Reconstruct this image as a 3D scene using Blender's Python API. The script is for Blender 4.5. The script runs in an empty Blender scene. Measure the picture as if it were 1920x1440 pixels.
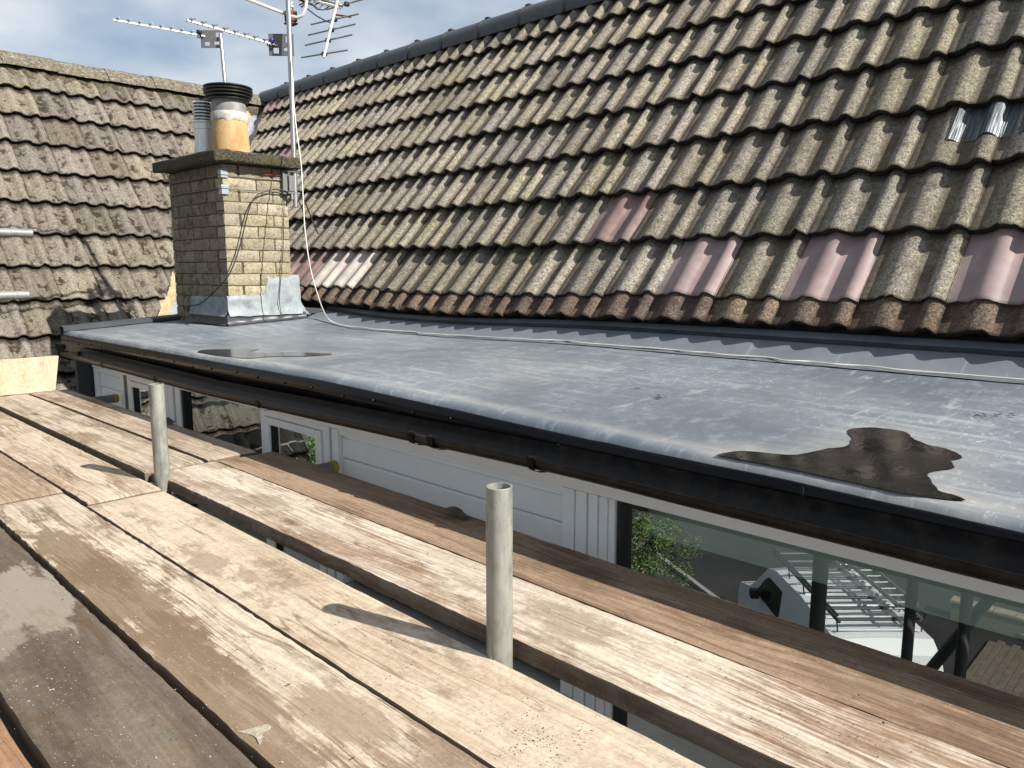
import bpy, bmesh, math, random
from mathutils import Vector, Matrix, noise as mnoise
from mathutils.geometry import delaunay_2d_cdt
C = bpy.context.scene
COL = C.collection
R = math.radians
random.seed(7)
rnd = random.uniform

# ------------------------------------------------------------------ camera, light, exposure
cam_d = bpy.data.cameras.new('camera'); cam = bpy.data.objects.new('camera', cam_d); COL.objects.link(cam)
cam.location = (0, 0, 0.70)
cam.rotation_euler = (R(90 - 8.5), 0, R(-46))
cam_d.sensor_width = 36; cam_d.lens = 1442 / 1920 * 36
cam_d.clip_start = 0.02; cam_d.clip_end = 2000
C.camera = cam
SUN_AZ, SUN_EL = 165.0, 38.5           # azimuth clockwise from +Y
sd = Vector((math.cos(R(SUN_EL)) * math.sin(R(SUN_AZ)), math.cos(R(SUN_EL)) * math.cos(R(SUN_AZ)), math.sin(R(SUN_EL))))
sun_d = bpy.data.lights.new('sun', 'SUN'); sun = bpy.data.objects.new('sun', sun_d); COL.objects.link(sun)
sun_d.energy = 5.0; sun_d.angle = R(0.5); sun_d.color = (1, 0.95, 0.87)
sun.rotation_euler = sd.to_track_quat('Z', 'Y').to_euler()
sun.location = (5, -15, 15)
W = bpy.data.worlds.new('World'); C.world = W; W.use_nodes = True
wt = W.node_tree; wt.nodes.clear()
wo = wt.nodes.new('ShaderNodeOutputWorld'); wb = wt.nodes.new('ShaderNodeBackground')
sky = wt.nodes.new('ShaderNodeTexSky'); sky.sky_type = 'NISHITA'; sky.sun_disc = False
sky.sun_elevation = R(SUN_EL); sky.sun_rotation = R(SUN_AZ)
wc = wt.nodes.new('ShaderNodeTexCoord'); wm = wt.nodes.new('ShaderNodeMapping'); wm.inputs['Scale'].default_value = (1.0, 1.0, 2.2)
wm.inputs['Location'].default_value = (0.62, 0.2, 0.1)
wn = wt.nodes.new('ShaderNodeTexNoise'); wn.inputs['Scale'].default_value = 2.3; wn.inputs['Detail'].default_value = 7; wn.inputs['Roughness'].default_value = 0.52
wr = wt.nodes.new('ShaderNodeValToRGB'); wr.color_ramp.elements[0].position = 0.36; wr.color_ramp.elements[1].position = 0.66
wn2 = wt.nodes.new('ShaderNodeTexNoise'); wn2.inputs['Scale'].default_value = 4.5; wn2.inputs['Detail'].default_value = 6
wcr = wt.nodes.new('ShaderNodeValToRGB')
wcr.color_ramp.elements[0].position = 0.33; wcr.color_ramp.elements[0].color = (3.5, 4.5, 5.8, 1)
wcr.color_ramp.elements[1].position = 0.68; wcr.color_ramp.elements[1].color = (8.6, 8.9, 9.1, 1)
wx = wt.nodes.new('ShaderNodeMix'); wx.data_type = 'RGBA'
L = wt.links.new
L(wc.outputs['Generated'], wm.inputs['Vector']); L(wm.outputs[0], wn.inputs['Vector']); L(wm.outputs[0], wn2.inputs['Vector'])
L(wn.outputs['Fac'], wr.inputs[0]); L(wn2.outputs['Fac'], wcr.inputs[0])
wcl = wt.nodes.new('ShaderNodeMapRange'); wcl.inputs[3].default_value = 0.55; wcl.inputs[4].default_value = 0.97
L(wr.outputs[0], wcl.inputs[0])
L(wcl.outputs[0], wx.inputs[0]); L(sky.outputs[0], wx.inputs[6]); L(wcr.outputs[0], wx.inputs[7])
L(wx.outputs[2], wb.inputs['Color']); wb.inputs['Strength'].default_value = 0.056; L(wb.outputs[0], wo.inputs[0])
C.view_settings.view_transform = 'Standard'; C.view_settings.look = 'None'
C.view_settings.gamma = 1; C.view_settings.use_curve_mapping = False
C.view_settings.exposure = 0.98
C.cycles.max_bounces = 8; C.cycles.glossy_bounces = 5; C.cycles.transparent_max_bounces = 12

# ------------------------------------------------------------------ material helpers
# measured base colours are for weathered surfaces; this scales them together
ALB = {'white_upvc': 1, 'sage_blind': 1, 'dim_room': .6, 'upvc_shade': 1, 'leaves': .6, 'white_van_paint': 1, 'puddle_water': .8, 'rubber_membrane': .74, 'fillet_membrane': .74, 'white_cable': .8, 'aluminium': .65, 'bright_flue': 1, 'painted_flashing': .56}
class N:
    def __init__(s, name, rough=0.8, metal=0.0, spec=0.5):
        s.m = bpy.data.materials.new(name); s.m.use_nodes = True; s.t = s.m.node_tree
        s.b = s.t.nodes['Principled BSDF']; s.b.inputs['Roughness'].default_value = rough
        s.b.inputs['Metallic'].default_value = metal; s.b.inputs['Specular IOR Level'].default_value = spec
        s.tc = s.t.nodes.new('ShaderNodeTexCoord'); s.oi = s.t.nodes.new('ShaderNodeObjectInfo')
        s.co = s.tc.outputs['Object']; s.rand = s.oi.outputs['Random']
    def l(s, a, b): s.t.links.new(a, b)
    def put(s, sock, v):
        if isinstance(v, (int, float)): sock.default_value = v
        elif isinstance(v, tuple): sock.default_value = v if len(v) != 3 or sock.type == 'VECTOR' else (*v, 1)
        else: s.l(v, sock)
    def math(s, op, a, b=0.0, clamp=False):
        n = s.t.nodes.new('ShaderNodeMath'); n.operation = op; n.use_clamp = clamp; s.put(n.inputs[0], a); s.put(n.inputs[1], b); return n.outputs[0]
    def vscale(s, v, sc, rot=(0, 0, 0), loc=(0, 0, 0)):
        n = s.t.nodes.new('ShaderNodeMapping'); n.inputs['Scale'].default_value = sc; n.inputs['Rotation'].default_value = rot
        n.inputs['Location'].default_value = loc; s.put(n.inputs['Vector'], v); return n.outputs[0]
    def noise(s, v, scale, detail=4, rough=0.55, w=None, dist=0.0):
        n = s.t.nodes.new('ShaderNodeTexNoise'); n.inputs['Scale'].default_value = scale; n.inputs['Detail'].default_value = detail
        n.inputs['Roughness'].default_value = rough; n.inputs['Distortion'].default_value = dist; s.put(n.inputs['Vector'], v)
        if w is not None:
            n.noise_dimensions = '4D'; s.put(n.inputs['W'], w)
        return n.outputs['Fac']
    def vor(s, v, scale, feature='F1', out='Distance', w=None, randomness=1.0):
        n = s.t.nodes.new('ShaderNodeTexVoronoi'); n.feature = feature; n.inputs['Scale'].default_value = scale; s.put(n.inputs['Vector'], v)
        n.inputs['Randomness'].default_value = randomness
        if w is not None:
            n.voronoi_dimensions = '4D'; s.put(n.inputs['W'], w)
        return n.outputs[out]
    def rng(s, v, a, b, c=0.0, d=1.0, smooth=False):
        n = s.t.nodes.new('ShaderNodeMapRange'); n.inputs[1].default_value = a; n.inputs[2].default_value = b
        n.inputs[3].default_value = c; n.inputs[4].default_value = d; s.put(n.inputs[0], v)
        if smooth: n.interpolation_type = 'SMOOTHSTEP'
        return n.outputs[0]
    def ramp(s, v, stops):
        n = s.t.nodes.new('ShaderNodeValToRGB'); e = n.color_ramp.elements
        while len(e) < len(stops): e.new(0.5)
        for i, (p, c) in enumerate(stops): e[i].position = p; e[i].color = (*c, 1)
        s.put(n.inputs[0], v); return n.outputs[0]
    def mix(s, f, a, b, mode='MIX'):
        n = s.t.nodes.new('ShaderNodeMix'); n.data_type = 'RGBA'; n.blend_type = mode; s.put(n.inputs[0], f); s.put(n.inputs[6], a); s.put(n.inputs[7], b); return n.outputs[2]
    def attr(s, name):
        n = s.t.nodes.new('ShaderNodeAttribute'); n.attribute_name = name; return n.outputs['Fac']
    def sep(s, v):
        n = s.t.nodes.new('ShaderNodeSeparateXYZ'); s.put(n.inputs[0], v); return n.outputs
    def comb(s, x, y, z):
        n = s.t.nodes.new('ShaderNodeCombineXYZ'); s.put(n.inputs[0], x); s.put(n.inputs[1], y); s.put(n.inputs[2], z); return n.outputs[0]
    def bump(s, h, dist, strength=1.0):
        n = s.t.nodes.new('ShaderNodeBump'); n.inputs['Distance'].default_value = dist; n.inputs['Strength'].default_value = strength
        s.put(n.inputs['Height'], h)
        if s.b.inputs['Normal'].links: s.l(s.b.inputs['Normal'].links[0].from_socket, n.inputs['Normal'])
        s.l(n.outputs[0], s.b.inputs['Normal'])
    def col(s, c):
        k = ALB.get(s.m.name, 0.68)
        s.put(s.b.inputs['Base Color'], s.mix(1.0, c, (k, k, k), 'MULTIPLY') if k != 1 else c)
    def rough(s, r): s.put(s.b.inputs['Roughness'], r)

def plain(name, c, rough=0.6, metal=0.0, var=0.12, scale=30, bump=0.0, spec=0.5):
    n = N(name, rough, metal, spec)
    f = n.noise(n.co, scale, 5, 0.6, w=n.math('MULTIPLY', n.rand, 37.0))
    d = tuple(x * (1 - var) for x in c); u = tuple(min(1, x * (1 + var)) for x in c)
    n.col(n.ramp(f, [(0.3, d), (0.7, u)]))
    if bump: n.bump(f, bump)
    return n.m

# ------- concrete roof tiles
def tile_mat(name, light, mid, dark, lichen=0.5, moss=0.3, pan=0.55, gritc=1.0, cleanroll=False, spots=False):
    n = N(name, 0.93, 0, 0.25)
    w = n.math('MULTIPLY', n.rand, 91.0)
    g = n.noise(n.co, 125, 4, 0.8, w=w)
    g2 = n.noise(n.co, 420, 2, 0.7, w=w)
    big = n.noise(n.co, 9, 5, 0.6, w=w)
    h = n.attr('h'); v = n.attr('v')
    base = n.ramp(n.math('ADD', n.math('MULTIPLY', g, 0.75 * gritc), n.math('MULTIPLY', g2, 0.25)), [(0.37, dark), (0.455, mid), (0.55, light), (0.68, tuple(min(1, x * 1.25) for x in light))])
    tone = n.rng(n.rand, 0, 1, 0.70, 1.16)
    base = n.mix(1.0, base, n.comb(tone, tone, n.math('MULTIPLY', tone, n.rng(n.math('FRACT', n.math('MULTIPLY', n.rand, 7.3)), 0, 1, 0.9, 1.06))), 'MULTIPLY')
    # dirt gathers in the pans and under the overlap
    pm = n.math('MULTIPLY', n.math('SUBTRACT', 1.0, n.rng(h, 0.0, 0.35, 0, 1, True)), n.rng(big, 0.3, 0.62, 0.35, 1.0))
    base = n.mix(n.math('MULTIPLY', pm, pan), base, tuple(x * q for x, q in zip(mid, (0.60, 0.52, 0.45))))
    blot = n.rng(n.noise(n.co, 17, 7, 0.75, w=n.math('ADD', w, 2.0)), 0.52, 0.66, 0, 0.72, True)
    base = n.mix(blot, base, n.mix(g, tuple(x * 0.7 for x in dark), mid))
    # black algae pits
    vo = n.vor(n.co, 38 if not spots else 24, w=w)
    pit = n.math('MULTIPLY', n.rng(vo, 0.10, 0.26, 1, 0, True), n.rng(n.noise(n.co, 14, 3, 0.6, w=w), 0.52, 0.60))
    base = n.mix(n.math('MULTIPLY', pit, 0.8), base, (0.022, 0.018, 0.012))
    if spots:
        ms = n.noise(n.co, 13, 4, 0.65, w=n.math('ADD', w, 5.0))
        mm = n.math('MULTIPLY', n.rng(ms, 0.52, 0.58, 0, 1, True), n.math('SUBTRACT', 1.05, n.rng(h, 0.1, 0.9, 0, 1)), True)
        base = n.mix(n.math('MULTIPLY', mm, 0.9), base, (0.035, 0.026, 0.016))
    # white and grey-green lichen discs
    li = n.vor(n.co, 21, w=n.math('ADD', w, 9.0))
    lm = n.math('MULTIPLY', n.rng(n.math('ADD', li, n.math('MULTIPLY', g, 0.25)), 0.24, 0.32, 1, 0), n.rng(n.noise(n.co, 6, 2, 0.5, w=n.math('ADD', w, 3.0)), 0.60 - 0.08 * lichen, 0.68 - 0.08 * lichen))
    base = n.mix(n.math('MULTIPLY', lm, 0.75 if lichen else 0.0), base, (0.50, 0.50, 0.44))
    my = n.math('MULTIPLY', n.rng(n.noise(n.co, 30, 3, 0.7, w=n.math('ADD', w, 13.0)), 0.62, 0.7), moss)
    base = n.mix(my, base, (0.10, 0.09, 0.03))
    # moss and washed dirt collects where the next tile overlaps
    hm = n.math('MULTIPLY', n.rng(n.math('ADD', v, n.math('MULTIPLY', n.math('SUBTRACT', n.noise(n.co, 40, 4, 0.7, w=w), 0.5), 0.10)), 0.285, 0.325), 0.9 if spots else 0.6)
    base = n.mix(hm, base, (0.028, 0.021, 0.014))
    sx = n.sep(n.co)[0]
    sm_ = n.math('MULTIPLY', n.rng(n.math('ADD', sx, n.math('MULTIPLY', n.math('SUBTRACT', big, 0.5), 0.03)), 0.024, 0.004), n.rng(g, 0.35, 0.6, 0.3, 0.9))
    base = n.mix(sm_, base, (0.03, 0.024, 0.016))
    # algae-dark tail edge, painted blacker to thicken the course shadow line
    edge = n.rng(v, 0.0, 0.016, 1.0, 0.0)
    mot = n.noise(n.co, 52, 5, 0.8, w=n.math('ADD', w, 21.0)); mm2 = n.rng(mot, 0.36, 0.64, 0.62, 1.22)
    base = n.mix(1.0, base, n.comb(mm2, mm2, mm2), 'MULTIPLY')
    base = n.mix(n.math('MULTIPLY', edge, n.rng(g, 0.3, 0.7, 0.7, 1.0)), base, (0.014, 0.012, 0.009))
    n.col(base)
    n.bump(g, 0.007, 1.0); n.bump(big, 0.010, 0.7)
    return n.m
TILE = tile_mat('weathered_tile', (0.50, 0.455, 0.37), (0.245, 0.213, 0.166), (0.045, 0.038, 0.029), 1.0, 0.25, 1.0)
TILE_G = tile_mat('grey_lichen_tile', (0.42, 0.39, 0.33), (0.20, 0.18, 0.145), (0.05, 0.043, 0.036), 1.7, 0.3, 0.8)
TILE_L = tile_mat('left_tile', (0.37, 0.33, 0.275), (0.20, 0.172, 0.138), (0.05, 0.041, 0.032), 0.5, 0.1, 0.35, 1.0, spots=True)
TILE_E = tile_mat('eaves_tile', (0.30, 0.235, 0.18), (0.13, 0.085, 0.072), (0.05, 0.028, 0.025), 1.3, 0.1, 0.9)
def new_tile(name, c, dark):
    n = N(name, 0.62, 0, 0.4); w = n.math('MULTIPLY', n.rand, 33.0)
    f = n.noise(n.co, 14, 6, 0.65, w=w); g = n.noise(n.co, 260, 2, 0.6, w=w)
    b = n.ramp(f, [(0.3, dark), (0.65, c)])
    b = n.mix(n.rng(g, 0.58, 0.72, 0, 0.35), b, tuple(x * 0.6 for x in c))
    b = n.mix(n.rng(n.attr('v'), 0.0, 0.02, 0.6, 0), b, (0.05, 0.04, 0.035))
    n.col(b); n.bump(g, 0.001, 0.4); n.bump(f, 0.002, 0.4); return n.m
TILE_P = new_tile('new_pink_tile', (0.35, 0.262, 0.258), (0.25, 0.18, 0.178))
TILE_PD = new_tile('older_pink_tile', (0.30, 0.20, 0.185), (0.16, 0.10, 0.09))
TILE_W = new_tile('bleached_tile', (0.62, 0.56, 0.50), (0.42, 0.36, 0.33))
UNDER = plain('black_underlay', (0.018, 0.016, 0.014), 0.95)
mo = N('lichen_mortar', 0.95)
w_ = mo.t.nodes.new('ShaderNodeNewGeometry').outputs['Position']
f1 = mo.noise(w_, 28, 6, 0.7); f2 = mo.noise(w_, 90, 3, 0.7)
b_ = mo.ramp(mo.math('ADD', mo.math('MULTIPLY', f1, .5), mo.math('MULTIPLY', f2, .5)), [(0.38, (0.035, 0.029, 0.02)), (0.48, (0.14, 0.12, 0.085)), (0.57, (0.25, 0.22, 0.17)), (0.65, (0.58, 0.55, 0.49))])
mo.col(b_); mo.bump(f2, 0.006); MORT_RIDGE = mo.m
mo = N('moss_concrete', 0.96)
f1 = mo.noise(mo.co, 12, 6, 0.7); f2 = mo.noise(mo.co, 80, 4, 0.75)
b_ = mo.ramp(f2, [(0.33, (0.015, 0.013, 0.009)), (0.5, (0.06, 0.05, 0.034)), (0.62, (0.15, 0.13, 0.09)), (0.75, (0.28, 0.26, 0.2))])
b_ = mo.mix(mo.rng(f1, 0.5, 0.64, 0, 0.75), b_, (0.10, 0.10, 0.025))
mo.col(b_); mo.bump(f2, 0.012); mo.bump(f1, 0.02); SLAB = mo.m
mo = N('yellow_mortar', 0.92)
f1 = mo.noise(mo.co, 20, 6, 0.7)
mo.col(mo.ramp(f1, [(0.3, (0.30, 0.22, 0.11)), (0.55, (0.50, 0.40, 0.24)), (0.75, (0.62, 0.55, 0.40))])); mo.bump(f1, 0.015); YMORT = mo.m

# ------- brick
br = N('buff_brick', 0.95, 0, 0.2); w_ = br.math('MULTIPLY', br.rand, 71.0)
g = br.noise(br.co, 120, 3, 0.75, w=w_); big = br.noise(br.co, 20, 5, 0.7, w=w_)
b_ = br.ramp(g, [(0.32, (0.20, 0.16, 0.10)), (0.48, (0.43, 0.375, 0.275)), (0.66, (0.60, 0.535, 0.41))])
tone = br.rng(br.rand, 0, 1, 0.72, 1.12)
b_ = br.mix(1.0, b_, br.comb(tone, tone, br.math('MULTIPLY', tone, br.rng(br.math('FRACT', br.math('MULTIPLY', br.rand, 5.1)), 0, 1, 0.85, 1.05))), 'MULTIPLY')
b_ = br.mix(br.rng(big, 0.52, 0.68, 0, 0.7), b_, (0.12, 0.095, 0.055))
sp = br.vor(br.co, 90, w=w_)
b_ = br.mix(br.math('MULTIPLY', br.rng(sp, 0.08, 0.22, 1, 0), br.rng(big, 0.42, 0.55)), b_, (0.04, 0.03, 0.02))
br.col(b_); br.bump(g, 0.004); br.bump(big, 0.012, 0.7); BRICK = br.m
bs = N('shaded_brick', 0.95, 0, 0.2); w_ = bs.math('MULTIPLY', bs.rand, 71.0)  # darker brick copy with the west and north faces' shade in its colour
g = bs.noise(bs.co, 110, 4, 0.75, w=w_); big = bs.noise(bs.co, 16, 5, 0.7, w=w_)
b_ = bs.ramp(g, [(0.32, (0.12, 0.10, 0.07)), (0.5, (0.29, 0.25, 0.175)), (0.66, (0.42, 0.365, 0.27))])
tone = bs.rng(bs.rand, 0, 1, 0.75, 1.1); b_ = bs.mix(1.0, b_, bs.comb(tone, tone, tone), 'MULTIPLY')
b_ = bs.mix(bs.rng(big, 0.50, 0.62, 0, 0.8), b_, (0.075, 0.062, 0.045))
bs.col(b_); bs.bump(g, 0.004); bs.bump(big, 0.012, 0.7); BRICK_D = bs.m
MORTAR = plain('brown_mortar', (0.085, 0.066, 0.042), 0.95, var=0.4, scale=60, bump=0.003)

# ------- metals, plastics
def galv(name, c, rough=0.5, metal=0.55, dirt=0.4):
    n = N(name, rough, metal); f = n.noise(n.vscale(n.co, (30, 30, 9)), 1.0, 6, 0.7, w=n.math('MULTIPLY', n.rand, 17.0))
    f2 = n.vor(n.co, 60)
    b = n.ramp(f, [(0.32, tuple(x * (1 - dirt) for x in c)), (0.5, c), (0.68, tuple(min(1, x * 1.3) for x in c))])
    b = n.mix(n.rng(n.noise(n.co, 22, 6, 0.75), 0.56, 0.64, 0, 0.6), b, (0.36, 0.29, 0.19))
    b = n.mix(n.rng(n.noise(n.vscale(n.co, (60, 60, 14)), 1, 6, 0.8, w=3.3), 0.60, 0.66, 0, 0.7), b, (0.10, 0.085, 0.07))
    b = n.mix(n.rng(n.noise(n.co, 75, 4, 0.8, w=6.1), 0.64, 0.70, 0, 0.6), b, (0.62, 0.60, 0.54))
    n.col(b); n.rough(n.rng(f, 0.3, 0.7, rough - 0.1, rough + 0.15)); n.bump(f, 0.0006); return n.m
GALV = galv('galvanised_tube', (0.36, 0.37, 0.33), 0.5, 0.3, 0.55)
GALV_D = galv('dull_tube', (0.30, 0.31, 0.31), 0.6, 0.5)
ALU = plain('aluminium', (0.58, 0.58, 0.57), 0.38, 0.85, 0.1)
WHITEMET = plain('white_boom', (0.78, 0.77, 0.73), 0.5, 0.1, 0.12)
DKPLAS = plain('dark_plastic', (0.02, 0.02, 0.022), 0.4)
BLUE = plain('blue_plastic', (0.03, 0.03, 0.25), 0.4)
GREYPLATE = plain('grey_plate', (0.20, 0.20, 0.20), 0.55, 0.3)
RUST = plain('rusty_iron', (0.20, 0.065, 0.035), 0.85, 0.2, 0.5, 80)
def black_gutter(name, c, r, dust):
    n = N(name, r, 0, 0.13); f = n.noise(n.co, 18, 6, 0.7); g = n.noise(n.co, 130, 3, 0.7)
    b = n.mix(n.math('MULTIPLY', n.rng(f, 0.45, 0.7), dust), c, (0.16, 0.13, 0.10))
    b = n.mix(n.math('MULTIPLY', n.rng(g, 0.66, 0.74), dust * 0.9), b, (0.30, 0.26, 0.21))
    n.col(b); n.rough(n.rng(f, 0.35, 0.7, r, r + 0.15)); n.bump(f, 0.0003); return n.m
GUTTER = black_gutter('black_gutter_plastic', (0.012, 0.011, 0.011), 0.30, 0.16)
FASCIA = black_gutter('black_fascia', (0.005, 0.0055, 0.008), 0.12, 0.03)
UPVC = N('white_upvc', 0.32, 0, 0.5); f1 = UPVC.noise(UPVC.co, 7, 6, 0.7); f2 = UPVC.noise(UPVC.co, 60, 4, 0.75)
b_ = UPVC.mix(UPVC.rng(f1, 0.45, 0.8, 0, 0.25), (0.87, 0.875, 0.87), (0.70, 0.68, 0.63))
b_ = UPVC.mix(UPVC.rng(f2, 0.64, 0.74, 0, 0.35), b_, (0.35, 0.31, 0.25)); UPVC.col(b_); UPVC = UPVC.m
GROOVE = plain('shadow_gap', (0.03, 0.03, 0.03), 0.8)
SEAL = plain('rubber_seal', (0.015, 0.015, 0.016), 0.6)
GREYFRAME = plain('grey_spacer', (0.10, 0.10, 0.105), 0.5)
BLIND = plain('sage_blind', (0.58, 0.65, 0.59), 0.8, var=0.04, scale=3)
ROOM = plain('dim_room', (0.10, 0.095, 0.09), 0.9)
YELLOW = plain('yellow_cap', (0.62, 0.42, 0.03), 0.5)
LEAD = N('painted_flashing', 0.6, 0.0); f1 = LEAD.noise(LEAD.co, 14, 6, 0.7); f2 = LEAD.noise(LEAD.co, 60, 4, 0.7)
b_ = LEAD.ramp(f1, [(0.32, (0.20, 0.235, 0.26)), (0.5, (0.33, 0.375, 0.405)), (0.68, (0.44, 0.48, 0.50))])
b_ = LEAD.mix(LEAD.rng(f2, 0.6, 0.72, 0, 0.6), b_, (0.22, 0.24, 0.25)); LEAD.col(b_); LEAD.bump(f1, 0.008, .6); LEAD.bump(f2, 0.002, 0.4); LEAD = LEAD.m
SOAKER = N('ribbed_metal', 0.42, 0.7); x = SOAKER.sep(SOAKER.co)[0]
f1 = SOAKER.noise(SOAKER.vscale(SOAKER.co, (420, 6, 6)), 1, 1, 0.4)
SOAKER.col(SOAKER.ramp(f1, [(0.4, (0.06, 0.068, 0.075)), (0.66, (0.24, 0.26, 0.28))])); SOAKER.bump(f1, 0.004); SOAKER = SOAKER.m
RIDGE = plain('slate_grey_ridge', (0.050, 0.058, 0.066), 0.45, 0, 0.25, 14, 0.003)
POT = N('yellow_clay', 0.8); f1 = POT.noise(POT.vscale(POT.co, (5, 5, 2)), 1.6, 6, 0.7); f2 = POT.noise(POT.co, 60, 4, 0.7)
b_ = POT.ramp(f1, [(0.3, (0.42, 0.21, 0.07)), (0.46, (0.60, 0.38, 0.16)), (0.7, (0.66, 0.50, 0.29))])
b_ = POT.mix(POT.rng(f2, 0.6, 0.72, 0, 0.5), b_, (0.45, 0.40, 0.30)); POT.col(b_); POT.bump(f2, 0.003); POT = POT.m
POTGREY = plain('grey_pot_band', (0.30, 0.30, 0.29), 0.6, 0.1, 0.3, 25, 0.003)
WCEM = plain('pale_cement', (0.62, 0.60, 0.55), 0.9, var=0.25, scale=40, bump=0.006)
CABW = plain('white_cable', (0.72, 0.70, 0.62), 0.5, var=0.15, scale=10)
CABB = plain('black_cable', (0.015, 0.015, 0.016), 0.5)

# ------- EPDM roof
ep = N('rubber_membrane', 0.5, 0, 0.5)
c = ep.co
big = ep.noise(c, 1.6, 6, 0.62, dist=0.4)
st1 = ep.noise(ep.vscale(c, (26, 3.2, 1), (0, 0, R(38))), 1.0, 6, 0.68, dist=0.5)
st2 = ep.noise(ep.vscale(c, (5, 34, 1), (0, 0, R(-14))), 1.0, 6, 0.7, dist=0.6)
st3 = ep.noise(ep.vscale(c, (60, 6, 1), (0, 0, R(62))), 1.0, 4, 0.7, dist=0.3)
fine = ep.noise(c, 95, 4, 0.75)
b_ = ep.ramp(big, [(0.3, (0.120, 0.143, 0.172)), (0.55, (0.165, 0.192, 0.224)), (0.75, (0.22, 0.247, 0.275))])
ch = ep.math('MULTIPLY', ep.rng(st1, 0.50, 0.70), ep.rng(big, 0.36, 0.62))
b_ = ep.mix(ep.math('MULTIPLY', ch, 0.7), b_, (0.46, 0.47, 0.47))
ch2 = ep.math('MULTIPLY', ep.rng(st2, 0.56, 0.66), ep.rng(ep.noise(c, 2.7, 3, 0.6), 0.46, 0.60))
b_ = ep.mix(ep.math('MULTIPLY', ch2, 0.40), b_, (0.55, 0.555, 0.53))
ch3 = ep.math('MULTIPLY', ep.rng(st3, 0.66, 0.70), ep.rng(ep.noise(c, 4, 2), 0.5, 0.6))
b_ = ep.mix(ep.math('MULTIPLY', ch3, 0.6), b_, (0.6, 0.6, 0.57))
b_ = ep.mix(ep.rng(fine, 0.62, 0.74, 0, 0.35), b_, (0.45, 0.45, 0.43))
cl1 = ep.noise(ep.vscale(c, (9, 15, 1), (0, 0, R(-44))), 1.0, 10, 0.78, dist=0.3)
b_ = ep.mix(ep.rng(cl1, 0.52, 0.66, 0, 0.45), b_, (0.37, 0.395, 0.425))
cl2 = ep.noise(ep.vscale(c, (30, 70, 1), (0, 0, R(-46))), 1.0, 8, 0.8)
b_ = ep.mix(ep.math('MULTIPLY', ep.rng(cl2, 0.56, 0.64), ep.rng(big, 0.40, 0.60, 0.15, 0.75)), b_, (0.56, 0.585, 0.60))
b_ = ep.mix(ep.rng(ep.noise(ep.vscale(c, (12, 40, 1), (0, 0, R(-50))), 1.0, 7, 0.75, w=2.0), 0.55, 0.70, 0, 0.5), b_, (0.10, 0.115, 0.135))
dust = ep.attr('dust')
b_ = ep.mix(ep.math('MULTIPLY', dust, ep.rng(st1, 0.25, 0.6, 0.2, 0.8)), b_, (0.50, 0.47, 0.42))
dk = ep.math('MULTIPLY', ep.rng(ep.noise(c, 60, 3, 0.8), 0.66, 0.70), ep.rng(ep.noise(c, 3.2, 2), 0.60, 0.66))
b_ = ep.mix(dk, b_, (0.02, 0.02, 0.02))
ep.col(b_); ep.rough(ep.rng(big, 0.3, 0.7, 0.34, 0.52))
ep.bump(st1, 0.0012, 0.5); ep.bump(big, 0.01, 0.25); EPDM = ep.m
ep = N('fillet_membrane', 0.5, 0, 0.5); c = ep.co
f1 = ep.noise(c, 5, 6, 0.65); f2 = ep.noise(c, 70, 4, 0.75)
b_ = ep.ramp(f1, [(0.3, (0.13, 0.148, 0.17)), (0.7, (0.19, 0.208, 0.232))])
b_ = ep.mix(ep.rng(f2, 0.62, 0.72, 0, 0.3), b_, (0.4, 0.4, 0.38))
b_ = ep.mix(ep.rng(ep.noise(ep.vscale(c, (3, 50, 3)), 1, 4), 0.62, 0.70, 0, 0.35), b_, (0.4, 0.38, 0.33))
ep.col(b_); ep.bump(f1, 0.004, 0.5); EPDM_F = ep.m
EPDM_DK = plain('dark_membrane', (0.05, 0.057, 0.065), 0.45, var=0.25, scale=12)
wt_ = N('puddle_water', 0.03, 0, 0.5)
f1 = wt_.noise(wt_.vscale(wt_.co, (26, 60, 1), (0, 0, R(-44))), 1.0, 3, 0.5); f2 = wt_.noise(wt_.co, 220, 2); f3 = wt_.noise(wt_.co, 9, 4)
b_ = wt_.ramp(f3, [(0.35, (0.010, 0.0095, 0.0095)), (0.7, (0.022, 0.020, 0.020))])
b_ = wt_.mix(wt_.rng(f2, 0.73, 0.78, 0, 0.6), b_, (0.5, 0.5, 0.48))
wt_.col(b_); wt_.b.inputs['IOR'].default_value = 1.33; f4 = wt_.noise(wt_.vscale(wt_.co, (70, 190, 1), (0, 0, R(-44))), 1.0, 4, 0.6); f5 = wt_.noise(wt_.co, 6, 3)
wt_.bump(f1, 0.0010, 0.45); wt_.bump(wt_.math('MULTIPLY', f4, wt_.rng(f5, .42, .6)), 0.0009, 0.6); WATER = wt_.m
FILM = plain('wet_film', (0.035, 0.032, 0.03), 0.16, var=0.3, scale=6)

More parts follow.
